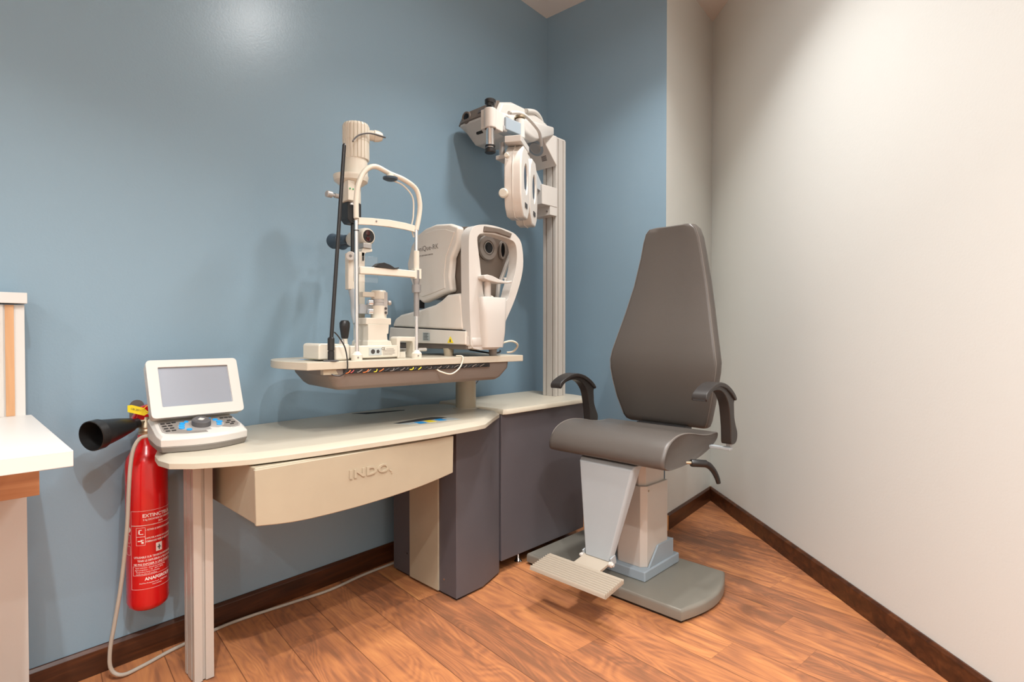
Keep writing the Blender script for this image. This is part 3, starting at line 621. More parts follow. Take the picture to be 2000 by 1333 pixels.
# head frame
fo = [(1.430, .990), (1.417, 1.06), (1.411, 1.18), (1.409, 1.30), (1.409, 1.402), (1.418, 1.438), (1.444, 1.462), (1.505, 1.474), (1.573, 1.473), (1.640, 1.464), (1.672, 1.452), (1.701, 1.423), (1.713, 1.351), (1.701, 1.280), (1.664, 1.192), (1.628, 1.130), (1.603, 1.088), (1.592, 1.045), (1.582, 1.012), (1.572, .992), (1.55, .985)]
fi = [(1.500, 1.176), (1.477, 1.248), (1.464, 1.33), (1.452, 1.407), (1.460, 1.428), (1.480, 1.436), (1.544, 1.440), (1.627, 1.432), (1.660, 1.421), (1.673, 1.390), (1.672, 1.34), (1.660, 1.29), (1.636, 1.23), (1.605, 1.176)]
bm = B(); holed(bm, smooth_poly(fo, 3), [smooth_poly(fi, 3)], 1, 1.585, 1.632); fr = obj('head_frame', bm, M['whitepl'], t, bevel=.009, seg=4, ang=50)
fp = [(1.486, 1.444), (1.545, 1.450), (1.61, 1.446), (1.640, 1.437), (1.648, 1.428), (1.645, 1.449), (1.63, 1.457), (1.575, 1.465), (1.505, 1.466), (1.484, 1.458)]
fp = [(1.482, 1.442), (1.545, 1.447), (1.63, 1.438), (1.640, 1.456), (1.575, 1.467), (1.486, 1.466)]
bm = B(); prism(bm, fp, 1, 1.578, 1.60); obj('forehead_pad', bm, M['taupe'], fr, bevel=.004, seg=3, label='dark forehead pad')
bm = B(); loft(bm, [rr_ for rr_ in [[(1.525+p[0], 1.588+p[1], z) for p in rrect(0, 0, hx, hy, .018)] for z, hx, hy in ((.992, .050, .030), (1.05, .058, .034), (1.12, .062, .034), (1.185, .068, .030), (1.190, .066, .028))]]); obj('chinrest_column', bm, M['whitepl'], t, bevel=.002)
bm = B(); cyl(bm, (1.502, 1.582, 1.189), (1.502, 1.582, 1.250), .014, n=24); obj('chinrest_post', bm, M['whitepl'], t)
ct = [(-.068, .012), (-.05, .016), (-.02, .012), (.02, .000), (.06, -.004), (.085, .002), (.085, -.008), (.05, -.012), (.0, -.012), (-.05, -.006), (-.068, .0)]
bm = B(); loft(bm, [[(1.522+p[0], y, 1.258+p[1]) for p in ct] for y in (1.548, 1.56, 1.60, 1.612)]); obj('chin_tray', bm, M['whitepl'], t, bevel=.003)
bm = B(); lathe(bm, (1.588, 1.57, 1.257), (0, 0, 1), [(0, .003), (.010, .003), (.0105, .0065), (.014, .0065)], 14); obj('paper_pin', bm, M['whitepl'], t)
bm = B(); lathe(bm, (1.424, 1.603, 1.020), (-1, -.35, 0), [(0, .021), (.005, .021), (.009, .016)], 30); obj('hinge_knob', bm, M['whitepl'], t)
bm = B(); prism(bm, rrect(1.610, 1.014, .028, .026, .018), 0, 1.424, 1.56); obj('hinge_block', bm, M['whitepl'], t, bevel=.003)
for x, y, r0, mm in ((1.432, 1.735, .0215, 'cream'), (1.556, 1.607, .0175, 'greypl'), (1.44, 2.04, .0175, 'greypl'), (1.66, 2.02, .0175, 'greypl')):
    bm = B(); lathe(bm, (x, y, TT), (0, 0, 1), [(0, r0*.82), (.002, r0*.85), (.030, r0)], 26); obj('foot', bm, M[mm], t)
bm = B(); box(bm, 1.436, 1.460, 1.93, 1.96, 1.155, 1.19); obj('connector_port', bm, M['black'], t)

# cables around the table
def cable(name, pts, r, m, label):
    bm = B(); tube(bm, pts, r, 10, 8); return tag(obj(name, bm, m), label, 'cable')
cable('power_cord', [F(.47, .05, TT-.034), F(.475, .012, TT-.040), F(.485, -.008, TT-.050), F(.525, -.012, TT-.060), F(.56, -.010, TT-.045), F(.58, -.008, TT-.020), F(.585, -.003, TT+.003), F(.58, .03, TT+.004)], .0026, M['wcable'], 'thin cream cord looping below the front edge of the white table')
cable('power_cord', [(1.62, 1.68, TT+.03), (1.70, 1.665, TT+.055), (1.74, 1.66, TT+.052), (1.768, 1.67, TT+.035), (1.772, 1.70, TT+.010), (1.752, 1.72, TT+.005)], .0042, M['wcable'], 'cream cable arching at the right end of the white table')
cable('signal_cable', [(1.50, 1.69, TT+.024), (1.55, 1.665, TT+.014), (1.59, 1.65, TT+.008), (1.64, 1.655, TT+.010), (1.67, 1.68, TT+.016)], .0035, M['black'], 'black cables bunched under the white eye machine')
cable('lead', [F(.80, .30, TT-.07), (1.745, 1.90, .84), (1.72, 1.905, .80), (1.70, 1.895, .76), (1.70, 1.89, DT+.003)], .0022, M['darkgrey'], 'thin dark lead hanging behind the round table column')

# ================================================================ CONTROL CONSOLE
t = thing('control_console', 'cream desktop control console with tilted grey screen and blue keys', 'control panel', (.55, 1.84, DT))
def crow(z, x0, x1, yf, yb, bulge=.04, ins=0):
    P = []
    for k in range(13):
        s = k/12; x = x0+(x1-x0)*s; P.append((x, yf-bulge*math.sin(math.pi*s)*1.0, z(s) if callable(z) else z))
    P += [(x1+.004, yf+.03, z if not callable(z) else z(1)), (x1-.006, yb, z if not callable(z) else z(1)), (x0+.006, yb, z if not callable(z) else z(0)), (x0-.004, yf+.03, z if not callable(z) else z(0))]
    return P
X0, X1, YF, YB = .430, .662, 1.768, 1.935
def slope_ring(zf, zb, e):
    P = crow(0, X0+e, X1-e, YF+e, YB-e, .038)
    return [(x, y, zf+(zb-zf)*max(0, min(1, (y-YF)/(YB-YF)))) for x, y, _ in P]
bm = B(); loft(bm, [slope_ring(DT+.001, DT+.001, .006), slope_ring(DT+.018, DT+.022, 0)]); obj('lower_shell', bm, M['greypl'], t, bevel=.002, label='grey lower shell')
bm = B(); loft(bm, [slope_ring(DT+.018, DT+.022, .0005), slope_ring(DT+.038, DT+.075, 0), slope_ring(DT+.046, DT+.088, .008), slope_ring(DT+.048, DT+.090, .014)]); up = obj('upper_shell', bm, M['whitepl'], t, bevel=.002, ang=20)
# key panel: local plane on top shell
def kz(y): return DT+.0482+(.0418)*(y-YF)/(YB-YF)+.0003
def onpad(poly, h0, h1):
    b_ = B(); loft(b_, [[(x, y, kz(y)+h) for x, y in poly] for h in (h0, h1)]); return b_
fk = []
for k in range(13):
    s = k/12; fk.append((.447+(.645-.447)*s, 1.785-.028*math.sin(math.pi*s)))
pad = fk+[(.652, 1.80), (.645, 1.862), (.447, 1.868), (.441, 1.80)]
kp = obj('key_panel', onpad(pad, 0, .0012), M['silver'], up)
pad2 = [(x*.965+.5465*.035, y*.94+1.826*.06) for x, y in pad]
obj('key_field', onpad(pad2, .0012, .0016), M['greypl'], kp)
obj('dial_field', onpad([(.548+.062*math.cos(a), 1.815+.040*math.sin(a)) for a in [2*math.pi*k/32 for k in range(32)]], .0016, .0020), M['silver'], kp)
for x, y, rr in ((.503, 1.838, .0075), (.497, 1.822, .008), (.493, 1.806, .008), (.508, 1.790, .0075), (.516, 1.848, .006), (.594, 1.842, .0075), (.600, 1.824, .009), (.594, 1.806, .0075), (.580, 1.856, .006)):
    obj('key', onpad([(x+rr*math.cos(a), y+rr*.85*math.sin(a)) for a in [2*math.pi*k/18 for k in range(18)]], .002, .0040), M['keyblue'], kp, label='blue key')
for x, ys in ((.455, (1.850, 1.832, 1.814, 1.796)), (.470, (1.850, 1.832, 1.814, 1.796)), (.484, (1.853,)), (.615, (1.850, )), (.628, (1.850, 1.826)), (.641, (1.850,)), (.620, (1.812,)), (.636, (1.812,)), (.628, (1.799,))):
    for y in ys: obj('key', onpad([(x-.0052, y-.0026), (x+.0052, y-.0026), (x+.0052, y+.0026), (x-.0052, y+.0026)], .0016, .0034), M['black'], kp)
dc = (.548, 1.817); bm = B(); rings = []
for h, rr in ((.0018, .0255), (.016, .0255), (.019, .022), (.0192, .010), (.0175, .006)):
    rings.append([(dc[0]+rr*(1-.02*(k % 2))*math.cos(2*math.pi*k/60), dc[1]+rr*(1-.02*(k % 2))*math.sin(2*math.pi*k/60), kz(dc[1]+rr*math.sin(2*math.pi*k/60))+h) for k in range(60)])
loft(bm, rings); obj('dial', bm, M['darkgrey'], kp)
obj('dial_centre', onpad([(.548, 1.807), (.558, 1.817), (.548, 1.827), (.538, 1.817)], .0176, .0194), M['whitepl'], kp)
# hinge neck and screen
bm = B(); box(bm, .452, .652, 1.885, 1.93, DT+.07, DT+.098); obj('hinge', bm, M['cream'], t, bevel=.006, seg=3)
SO = Vector((.5555, 1.858, .7975)); SU = Vector((0, .070, .166)).normalized(); SX = Vector((1, 0, 0)); SN = SX.cross(SU)   # SN points to the viewer
def scr(a, b_, h): return tuple(SO+SX*a+SU*b_+SN*h)
def srect(hx, z0, z1, r): return rrect(0, (z0+z1)/2, hx, (z1-z0)/2, r)
hw = .1275
out_ = srect(hw, 0, .180, .012); inn = srect(.0975, .033, .157, .003)
def scr_prism(name, outer, inners, h0, h1, m, par, bev=0, **k):
    b_ = B(); holed(b_, outer, inners, 2, h0, h1); 
    for v in b_.verts: v.co = Vector(scr(v.co.x, v.co.y, v.co.z))
    return obj(name, b_, m, par, bevel=bev, seg=3, **k)
sf = scr_prism('screen_frame', out_, [inn], -.002, .012, M['whitepl'], t, .004)
scr_prism('screen_back', srect(hw-.002, .002, .178, .012), [], -.026, -.002, M['whitepl'], sf, .005)
scr_prism('screen', srect(.0985, .032, .158, .002), [], -.002, .005, M['screen'], sf, label='grey switched-off screen')

# ================================================================ PROJECTOR COLUMN
t = thing('instrument_column', 'tall aluminium column with slanted head block standing on the grey cabinet', 'column', (2.29, 1.9, .718))
PX0, PX1, PY0, PY1 = 2.240, 2.322, 1.845, 1.930
bm = B(); prism(bm, extrusion_profile(PX0, PX1, PY0, PY1, .008, .010, 2, 2), 2, .7185, 2.062); obj('pole', bm, M['alu'], t, ang=30)
bm = B(); box(bm, PX0+.002, PX1-.002, PY0+.002, PY1-.002, 2.062, 2.068); obj('pole_cap', bm, M['whitepl'], t)
bm = B(); prism(bm, [(2.090, 2.062), (2.238, 2.066), (2.238, 1.912)], 1, 1.835, 1.975); hd = obj('head_block', bm, M['whitepl'], t, bevel=.004, seg=3)
# round dial on the slanted face: face direction from (2.09,2.062) to (2.238,1.912)
sd = Vector((.148, 0, -.150)).normalized(); sn = Vector((-.150, 0, -.148)).normalized(); cc = Vector((2.150, 1.905, 2.001))
bm = B(); lathe(bm, cc, sn, [(0, .046), (.002, .046), (.0022, .033), (.0021, .033)], 40); obj('dial_ring', bm, M['bluegrey2'], hd, label='blue grey ring')
bm = B(); lathe(bm, cc, sn, [(.0, .032), (.006, .031), (.0065, .028), (.005, .026), (.005, .001)], 40); obj('dial_button', bm, M['silver'], hd)
bm = B()
for k in range(5): obox(bm, cc+sd*(.055+k*.006)+Vector((0, -.022+.002*k, 0))+sn*.0004, sd*.0013, Vector((0, .016, 0)), sn*.0006)
obj('small_print', bm, M['printd'], hd)
bm = B(); box(bm, 2.125, 2.246, 1.838, 1.965, 1.700, 1.800); sl = obj('slider_block', bm, M['whitepl'], t, bevel=.003)
bm = B(); box(bm, 2.19, 2.244, 1.840, 1.96, 1.655, 1.702); obj('slider_foot', bm, M['whitepl'], t, bevel=.002)
for z, y in ((1.785, 1.86), (1.675, 1.86), (1.675, 1.93)):
    bm = B(); cyl(bm, (2.124 if z > 1.7 else 2.189, y, z), (2.121 if z > 1.7 else 2.186, y, z), .005, n=12); obj('bolt', bm, M['greypl'], t)
bm = B(); prism(bm, [(2.03, 1.90), (2.06, 1.91), (2.14, 1.80), (2.13, 1.765), (2.10, 1.775), (2.09, 1.80)], 1, 1.85, 1.875); obj('stay_arm', bm, M['bluegrey'], t, bevel=.002)

# ================================================================ PHOROPTER
e_w = Vector((math.cos(R(30)), math.sin(R(30)), 0)); e_n = Vector((math.cos(R(120)), math.sin(R(120)), 0))
PC = Vector((1.700, 1.585, 0))                      # front near corner
t = thing('phoropter', 'ivory phoropter head with twin lens discs hanging on a jointed arm with black knobs', 'medical instrument', (PC+e_w*.17+e_n*.04+Vector((0, 0, 1.545))))
def PH(a, n_, z): return tuple(PC+e_w*a+e_n*n_+Vector((0, 0, z)))
def disc_outline(a0, a1, z0, z1):
    w_ = a1-a0; h_ = z1-z0
    return [(a0+w_*x, z0+h_*y) for x, y in ((.28, 0), (.72, 0), (.93, .12), (1, .30), (1, .66), (.90, .86), (.72, .97), (.30, .97), (.10, .86), (0, .66), (0, .30), (.07, .12))]
def oval(a, z, ra, rz, n=28): return [(a+ra*math.cos(2*math.pi*k/n), z+rz*math.sin(2*math.pi*k/n)) for k in range(n)]
def ph_holed(name, outer, inners, n0, n1, m, par, bev=0, **k):
    b_ = B(); holed(b_, outer, inners, 1, n0, n1)
    for v in b_.verts: v.co = Vector(PH(v.co.x, v.co.y, v.co.z))
    return obj(name, b_, m, par, bevel=bev, seg=3, **k)
for i, a0 in enumerate((0, .175)):
    a1 = a0+.17
    d1 = ph_holed('lens_disc', disc_outline(a0, a1, 1.545, 1.855), [oval(a0+.095, 1.715, .035, .062)], 0, .076, M['pale'], t, .008, ang=50)
    ph_holed('disc_band', disc_outline(a0-.003, a1+.003, 1.541, 1.859), [oval(a0+.095, 1.715, .070, .13)], .036, .040, M['pale'], d1, .001)
    ph_holed('lens_dial', oval(a0+.095, 1.715, .034, .061), [], .006, .070, M['rubber'], d1)
    b_ = B(); lathe(b_, PH(a0+.080, .012, 1.655), -e_n, [(0, .016), (.010, .014), (.012, .008)], 22); obj('power_dial', b_, M['pale'], d1)
    b_ = B(); obox(b_, PH(a0+.09, -.001, 1.60), e_w*.022, e_n*.0012, (0, 0, .010)); obj('scale_window', b_, M['printd'], d1)
bm = B(); obox(bm, PH(.085, .038, 1.864), e_w*.080, e_n*.036, (0, 0, .014)); obj('top_cap', bm, M['whitepl'], t, bevel=.003)
bm = B(); obox(bm, PH(.172, .044, 1.868), e_w*.14, e_n*.016, (0, 0, .010)); obj('bridge_bar', bm, M['whitepl'], t, bevel=.003)
bm = B(); lathe(bm, PH(.0, .060, 1.79), -e_w, [(0, .010), (.018, .010), (.020, .008)], 18); obj('side_knob', bm, M['ivory'], t)
bm = B(); lathe(bm, PH(.0, .075, 1.635), -e_w, [(0, .020), (.012, .020), (.016, .016)], 24); obj('rotary_knob', bm, M['ivory'], t)
# hanging shaft
HS = Vector(PH(.125, .034, 0))
bm = B(); cyl(bm, (HS.x, HS.y, 1.874), (HS.x, HS.y, 1.93), .0125, n=20); obj('hanging_shaft', bm, M['alu'], t)

bm = B(); cyl(bm, (HS.x, HS.y, 1.905), (HS.x, HS.y, 1.985), .021, n=28); obj('shaft_clamp', bm, M['whitepl'], t)
bm = B(); lathe(bm, (HS.x, HS.y, 1.985), (0, 0, 1), [(0, .012), (.006, .012), (.007, .023), (.016, .023), (.019, .018)], 24); obj('top_nut', bm, M['brass'], t)
KP = Vector((1.600, 1.668, 0))                       # black-knob spindle
dA = (Vector((HS.x, HS.y, 0))-KP).normalized(); nA = Vector((-dA.y, dA.x, 0)); LA = (Vector((HS.x, HS.y, 0))-KP).length
bm = B(); obox(bm, KP+dA*(LA*.70)+Vector((0, 0, 1.938)), dA*(LA*.28), nA*.016, (0, 0, .026)); obj('grey_link', bm, M['bluegrey2'], t, bevel=.003)
bm = B(); obox(bm, KP+dA*(LA*.30)+Vector((0, 0, 1.915)), dA*(LA*.20), nA*.012, (0, 0, .012)); obj('steel_link', bm, M['silver'], t, bevel=.005, seg=3)
bm = B(); cyl(bm, KP+Vector((0, 0, 1.815)), KP+Vector((0, 0, 1.91)), .0165, n=28); obj('spindle', bm, M['chrome'], t)
bm = B(); obox(bm, KP+Vector((.022, .012, 1.935)), (.040, .006, 0), (-.004, .028, 0), (0, 0, .040)); cyl(bm, KP+Vector((0, 0, 1.895)), KP+Vector((0, 0, 1.975)), .026, n=30); obj('spindle_housing', bm, M['whitepl'], t, bevel=.003)
bm = B(); lathe(bm, KP+Vector((0, 0, 1.975)), (0, 0, 1), [(0, .006), (.010, .006), (.0101, .015), (.022, .017), (.0225, .022), (.036, .023), (.039, .020)], 26); obj('top_knob', bm, M['black'], t, label='black top knob')
bm = B(); lathe(bm, KP+Vector((0, 0, 1.825)), (0, 0, -1), [(0, .021), (.006, .021), (.0065, .016), (.014, .016), (.0145, .022), (.028, .023), (.031, .020)], 26); obj('bottom_knob', bm, M['black'], t, label='black bottom knob')
A0 = KP+Vector((.05, .02, 0)); A1 = Vector((2.20, 1.872, 0)); dB = (A1-A0).normalized(); nB = Vector((-dB.y, dB.x, 0))
bm = B(); loft(bm, [[A0+nB*p[0]+Vector((0, 0, 1.945+p[1])) for p in rrect(0, 0, .030, .034, .010)], [A0+dB*.32+nB*p[0]+Vector((0, 0, 2.00+p[1])) for p in rrect(0, 0, .040, .050, .012)], [A1+nB*p[0]+Vector((0, 0, 2.085+p[1])) for p in rrect(0, 0, .040, .022, .010)]]); obj('main_arm', bm, M['whitepl'], t, bevel=.003)
bm = B(); tube(bm, [A0+Vector((.05, -.03, 1.985)), A0+Vector((.15, -.02, 2.01)), A0+Vector((.30, .03, 2.00)), A0+Vector((.37, .07, 1.985)), A0+Vector((.41, .10, 1.965))], .008, 12); obj('hose', bm, M['whitepl'], t)
bm = B(); lathe(bm, KP+Vector((.115, .045, 1.815)), (0, 0, 1), [(0, .006), (.004, .014), (.05, .012), (.06, .012)], 20); obj('hanger_pin', bm, M['silver'], t)
bm = B(); obox(bm, KP+Vector((.14, .05, 1.808)), (.045, .012, 0), (-.006, .022, 0), (0, 0, .009)); obj('hanger_plate', bm, M['whitepl'], t, bevel=.004)

# ================================================================ CHART PROJECTOR
t = thing('chart_projector', 'white chart projector with dark lens band high beside the blue wall', 'projector', (1.98, 2.0, 2.03))
pj_prof = [(1.828, 2.082), (1.832, 2.098), (1.850, 2.140), (1.93, 2.165), (2.06, 2.160), (2.17, 2.125), (2.19, 2.07), (2.15, 2.04), (2.02, 2.00), (1.93, 2.005), (1.875, 2.055)]
def shift(y): return 0
bm = B(); loft(bm, [[(x+dx, y, 2.10+(z-2.10)*k) for x, z in pj_prof] for y, k, dx in ((1.860, .80, .02), (1.875, .97, .005), (1.92, 1, 0), (2.08, 1, 0), (2.125, .93, .004), (2.150, .62, .02))]); pb = obj('housing', bm, M['whitepl'], t, bevel=.006, seg=3, ang=28)
bm = B(); loft(bm, [[(x, y, z) for x, z in ((1.832, 2.088), (1.822, 2.092), (1.838, 2.142), (1.862, 2.147))] for y in (1.872, 2.06, 2.105)]+[[(x+.012, 2.146, z) for x, z in ((1.835, 2.088), (1.826, 2.090), (1.836, 2.112), (1.860, 2.116))]]); lb = obj('lens_band', bm, M['taupe'], t, bevel=.002, label='dark band around the lens')
bm = B(); lathe(bm, (1.838, 2.075, 2.112), (-1, 0, -.05), [(0, .031), (.014, .029), (.0145, .022), (.008, .020)], 30); obj('lens_tube', bm, M['taupe'], lb)
bm = B(); lathe(bm, (1.838, 2.075, 2.112), (-1, 0, -.05), [(0, .0215), (.010, .0215), (.012, .014), (.0125, .001)], 26); obj('lens', bm, M['lensb'], lb)
bm = B(); obox(bm, (1.8285, 1.965, 2.116), (.0022, 0, -.0008), (0, .022, 0), (.003, 0, .008)); obj('sensor_window', bm, M['darkgrey'], lb)
bm = B(); box(bm, 1.88, 1.90, 2.02, 2.06, 2.040, 2.052); obj('vent', bm, M['dark'], t)
bm = B(); tube(bm, [(2.02, 1.855, 2.14), (2.10, 1.86, 2.155), (2.17, 1.88, 2.13), (2.20, 1.90, 2.07), (2.205, 1.91, 2.02)], .011, 12); obj('cable_sleeve', bm, M['whitepl'], t)
bm = B(); box(bm, 2.10, 2.24, 1.90, 1.96, 2.062, 2.085); obj('mounting_plate', bm, M['whitepl'], t, bevel=.003)

# ================================================================ EXAM CHAIR
CY = 1.235
t = thing('examination_chair', 'grey upholstered examination chair with tapered tall back, black armrests and footrest', 'chair', (2.07, CY, 0))
pl = [(1.850, 1.69), (1.850, .938)]
for k in range(1, 12):
    s = k/12; pl.append((1.850+.435*s, .938+.025*s-.050*math.sin(math.pi*s)))
pl += [(2.285, .963), (2.285, 1.69)]
def pin(i): return inset(pl[::-1], -i) 
area = sum(pl[i-1][0]*pl[i][1]-pl[i][0]*pl[i-1][1] for i in range(len(pl)))
pl2 = pl if area > 0 else pl[::-1]
bm = B(); loft(bm, [[(*p, z) for p in inset(pl2, i)] for z, i in ((.012, 0), (.040, .0), (.047, .003), (.051, .010), (.052, .014))]); obj('base_plate', bm, M['steel'], t, ang=40)
bm = B(); loft(bm, [[(*p, z) for p in inset(pl2, .012)] for z in (.0, .013)]); obj('base_underside', bm, M['black'], t)
bm = B(); box(bm, 1.951, 2.238, 1.145, 1.335, .052, .094); obj('socket_flange', bm, M['bluegrey2'], t, bevel=.006, seg=3)
bm = B(); prism(bm, [(2.10, .093), (2.10, .166), (2.196, .166), (2.196, .093)], 1, 1.160, 1.318); obj('socket_bracket', bm, M['bluegrey2'], t, bevel=.002)
bm = B(); prism(bm, [(1.980, 1.185), (2.002, 1.164), (2.088, 1.160), (2.160, 1.160), (2.165, 1.31), (2.002, 1.31), (1.980, 1.29)], 2, .094, .425); oc = obj('outer_column', bm, M['alu'], t, bevel=.002)
bm = B(); prism(bm, [(1.998, .094), (2.070, .168), (2.196, .166), (2.196, .094)], 1, 1.152, 1.160); obj('column_gusset', bm, M['bluegrey2'], t)
bm = B(); prism(bm, [(1.990, 1.200), (2.010, 1.176), (2.085, 1.172), (2.15, 1.172), (2.15, 1.30), (2.01, 1.30), (1.990, 1.28)], 2, .42, .56); obj('inner_column', bm, M['alu'], t, bevel=.002)
bm = B(); cyl(bm, (2.010, 1.1635, .405), (2.010, 1.161, .405), .0042, n=14); obj('rivet', bm, M['brass'], oc)
# front shield tapered
fs = [(.188, .057, 1.747), (.534, .124, 1.800)]
bm = B()
def shield_ring(z, hw_, x, dep): return [(x, CY+hw_-.006, z), (x, CY-hw_+.006, z), (x+.010, CY-hw_, z), (x+dep, CY-hw_-.004, z), (x+dep, CY+hw_+.004, z), (x+.010, CY+hw_, z)]
loft(bm, [shield_ring(.186, .058, 1.748, .022), shield_ring(.534, .126, 1.800, .050), shield_ring(.549, .130, 1.815, .050)]); obj('front_shield', bm, M['bluegrey'], t, bevel=.004, seg=3)
bm = B(); box(bm, 1.86, 2.12, CY-.10, CY+.10, .545, .562); obj('seat_plate', bm, M['bluegrey2'], t, bevel=.002)
# footrest
bm = B(); prism(bm, [(1.640, .168), (1.750, .186), (1.762, .190), (1.762, .180), (1.640, .154)], 1, CY-.060, CY+.060); obj('footrest_tongue', bm, M['rib'], t, bevel=.001)
for sgn in (-1, 1):
    bm = B(); lathe(bm, (1.748, CY+sgn*.060, .180), (0, sgn, 0), [(0, .011), (.010, .011), (.012, .007), (.018, .006)], 18); obj('hinge_bolt', bm, M['whitepl'], t)
    bm = B(); obox(bm, (1.764, CY+sgn*.064, .190), (.016, 0, .004), (0, .003, 0), (-.004, 0, .016)); obj('hinge_ear', bm, M['bluegrey'], t, bevel=.002)
frp = []
nr = 9
for k in range(nr):
    x = 1.556+k*.0124; z = .158+.0019*k
    frp += [(x, z), (x+.0012, z+.0065), (x+.0035, z+.0085), (x+.0062, z+.0082), (x+.0082, z+.0062), (x+.0094, z)]
frp += [(1.672, .181), (1.672, .166), (1.560, .148), (1.554, .152)]
bm = B()
rings = []
for y, dx in ((CY-.170, .0), (CY-.165, 0), (CY+.165, 0), (CY+.170, 0)):
    rings.append([(x if not (abs(y-CY) > .168) else x, y, z) for x, z in frp])
loft(bm, rings)
obj('footrest', bm, M['rib'], t, ang=40, label='ribbed beige footrest')
# seat cushion: profile in x,z swept in y with rounded ends
sp_ = [(1.786, .563), (1.776, .585), (1.784, .612), (1.806, .640), (1.840, .660), (1.885, .671), (1.940, .673), (2.010, .664), (2.080, .650), (2.150, .642), (2.215, .644), (2.232, .634), (2.215, .612), (2.150, .585), (2.06, .565), (1.95, .553), (1.84, .552)]
sp_ = smooth_poly(sp_, 3)
cxs = sum(p[0] for p in sp_)/len(sp_); czs = sum(p[1] for p in sp_)/len(sp_)
def seat_ring(y, k, dz=0): return [(cxs+(x-cxs)*k, y, czs+(z-czs)*k+dz) for x, z in sp_]
bm = B(); rings = []
for y, k in ((-.262, .93), (-.2655, .965), (-.262, .992), (-.25, 1.0), (-.17, 1.0), (0, .995), (.17, 1.0), (.25, 1.0), (.262, .992), (.2655, .965), (.262, .93)):
    rings.append(seat_ring(CY+y, k))
loft(bm, rings); st = obj('seat', bm, M['leather'], t, ang=60)
for sgn in (-1, 1):
    seam_pts = [(x, CY+sgn*.2605, z+.0012) for x, z in smooth_poly([(1.781, .575), (1.786, .605), (1.806, .636), (1.840, .657), (1.885, .669), (1.940, .671), (2.010, .662), (2.080, .648), (2.150, .640), (2.210, .640)], 3, closed=False)]
    bm = B(); tube(bm, seam_pts, .0022, 6, 0); obj('piping', bm, M['piping'], st)
# backrest
bk = [(.640, .187, 2.262), (.648, .199, 2.260), (.670, .211, 2.250), (.75, .235, 2.232), (.83, .252, 2.220), (.885, .262, 2.217), (.925, .264, 2.218), (.97, .256, 2.224), (1.05, .236, 2.245), (1.15, .212, 2.272), (1.27, .184, 2.298), (1.40, .156, 2.310), (1.47, .142, 2.311), (1.51, .128, 2.309), (1.530, .108, 2.308), (1.536, .086, 2.310)]
bm = B(); rings = []
TH = .060
for i, (z, h, x) in enumerate(bk):
    e = .010 if i in (0, len(bk)-1) else 0
    rings.append([(x+.012+e, CY-h+.002, z), (x+.003+e, CY-h+.006, z), (x+e, CY-h+.018, z), (x+.004+e, CY-h*.45, z), (x+.006+e, CY, z), (x+.004+e, CY+h*.45, z), (x+e, CY+h-.018, z), (x+.003+e, CY+h-.006, z), (x+.012+e, CY+h-.002, z), (x+.032, CY+h+.002, z), (x+TH-.008-e, CY+h-.004, z), (x+TH-e, CY+h-.016, z), (x+TH-e, CY, z), (x+TH-e, CY-h+.016, z), (x+TH-.008-e, CY-h+.004, z), (x+.032, CY-h-.002, z)])
loft(bm, rings); bk_o = obj('backrest', bm, M['leather'], t, ang=60)
for sgn in (-1, 1):
    pts = [(x+.0025, CY+sgn*(h-.006), z) for z, h, x in bk[1:-1]]
    bm = B(); tube(bm, pts, .0014, 6, 0); obj('piping', bm, M['piping'], bk_o)
bm = B(); box(bm, 2.22, 2.30, CY-.115, CY+.115, .600, .646); obj('back_bracket', bm, M['black'], t, bevel=.003)
# armrests
outer = [(1.914, .808), (1.914, .823), (1.930, .838), (1.941, .845), (1.982, .858), (2.035, .861), (2.091, .848), (2.143, .821), (2.173, .794), (2.166, .776), (2.168, .745), (2.171, .717), (2.185, .685), (2.199, .661), (2.201, .640), (2.193, .622), (2.175, .613), (2.150, .614), (2.140, .625), (2.137, .68), (2.120, .76), (2.100, .795), (2.069, .822), (2.025, .836), (1.982, .835), (1.951, .826), (1.925, .812)]
for sgn in (-1, 1):
    yc = CY+sgn*.334
    bm = B(); prism(bm, smooth_poly(outer, 2), 1, yc-.021, yc+.021); am = obj('armrest', bm, M['armblk'], t, bevel=.006, seg=3, ang=50, label='black curved armrest')
    pad_ = [(1.905, .805), (1.905, .824), (1.930, .842), (1.982, .861), (2.035, .865), (2.091, .852), (2.143, .825), (2.176, .795), (2.168, .785), (2.13, .812), (2.08, .838), (2.03, .849), (1.98, .845), (1.94, .828), (1.915, .805)]
    bm = B(); prism(bm, smooth_poly(pad_, 2), 1, yc-.029, yc+.029); obj('arm_pad', bm, M['armblk'], am, bevel=.006, seg=3, ang=50)
    bm = B(); obox(bm, (2.162, yc-sgn*.045, .594), (.013, 0, 0), (0, .058, 0), (0, 0, .0055)); obox(bm, (2.170, yc, .612), (.008, 0, 0), (0, .010, 0), (0, 0, .018)); obj('armrest_bracket', bm, M['bluegrey'], t, bevel=.002)
bm = B(); cyl(bm, (1.93, 1.01, .562), (1.975, .955, .560), .006, n=16); obj('lever_rod', bm, M['brass'], t)
bm = B(); lathe(bm, (1.968, .962, .560), (.75, -.62, -.08), [(0, .012), (.004, .0145), (.05, .014), (.06, .014), (.063, .010)], 20); lv = obj('tilt_lever', bm, M['black'], t)
bm = B(); tube(bm, [(2.008, .928, .556), (2.030, .918, .545), (2.052, .910, .522), (2.067, .904, .495), (2.074, .901, .474)], .0, 14, 5, radii=(.0135, .0085)); obj('lever_grip', bm, M['black'], lv)

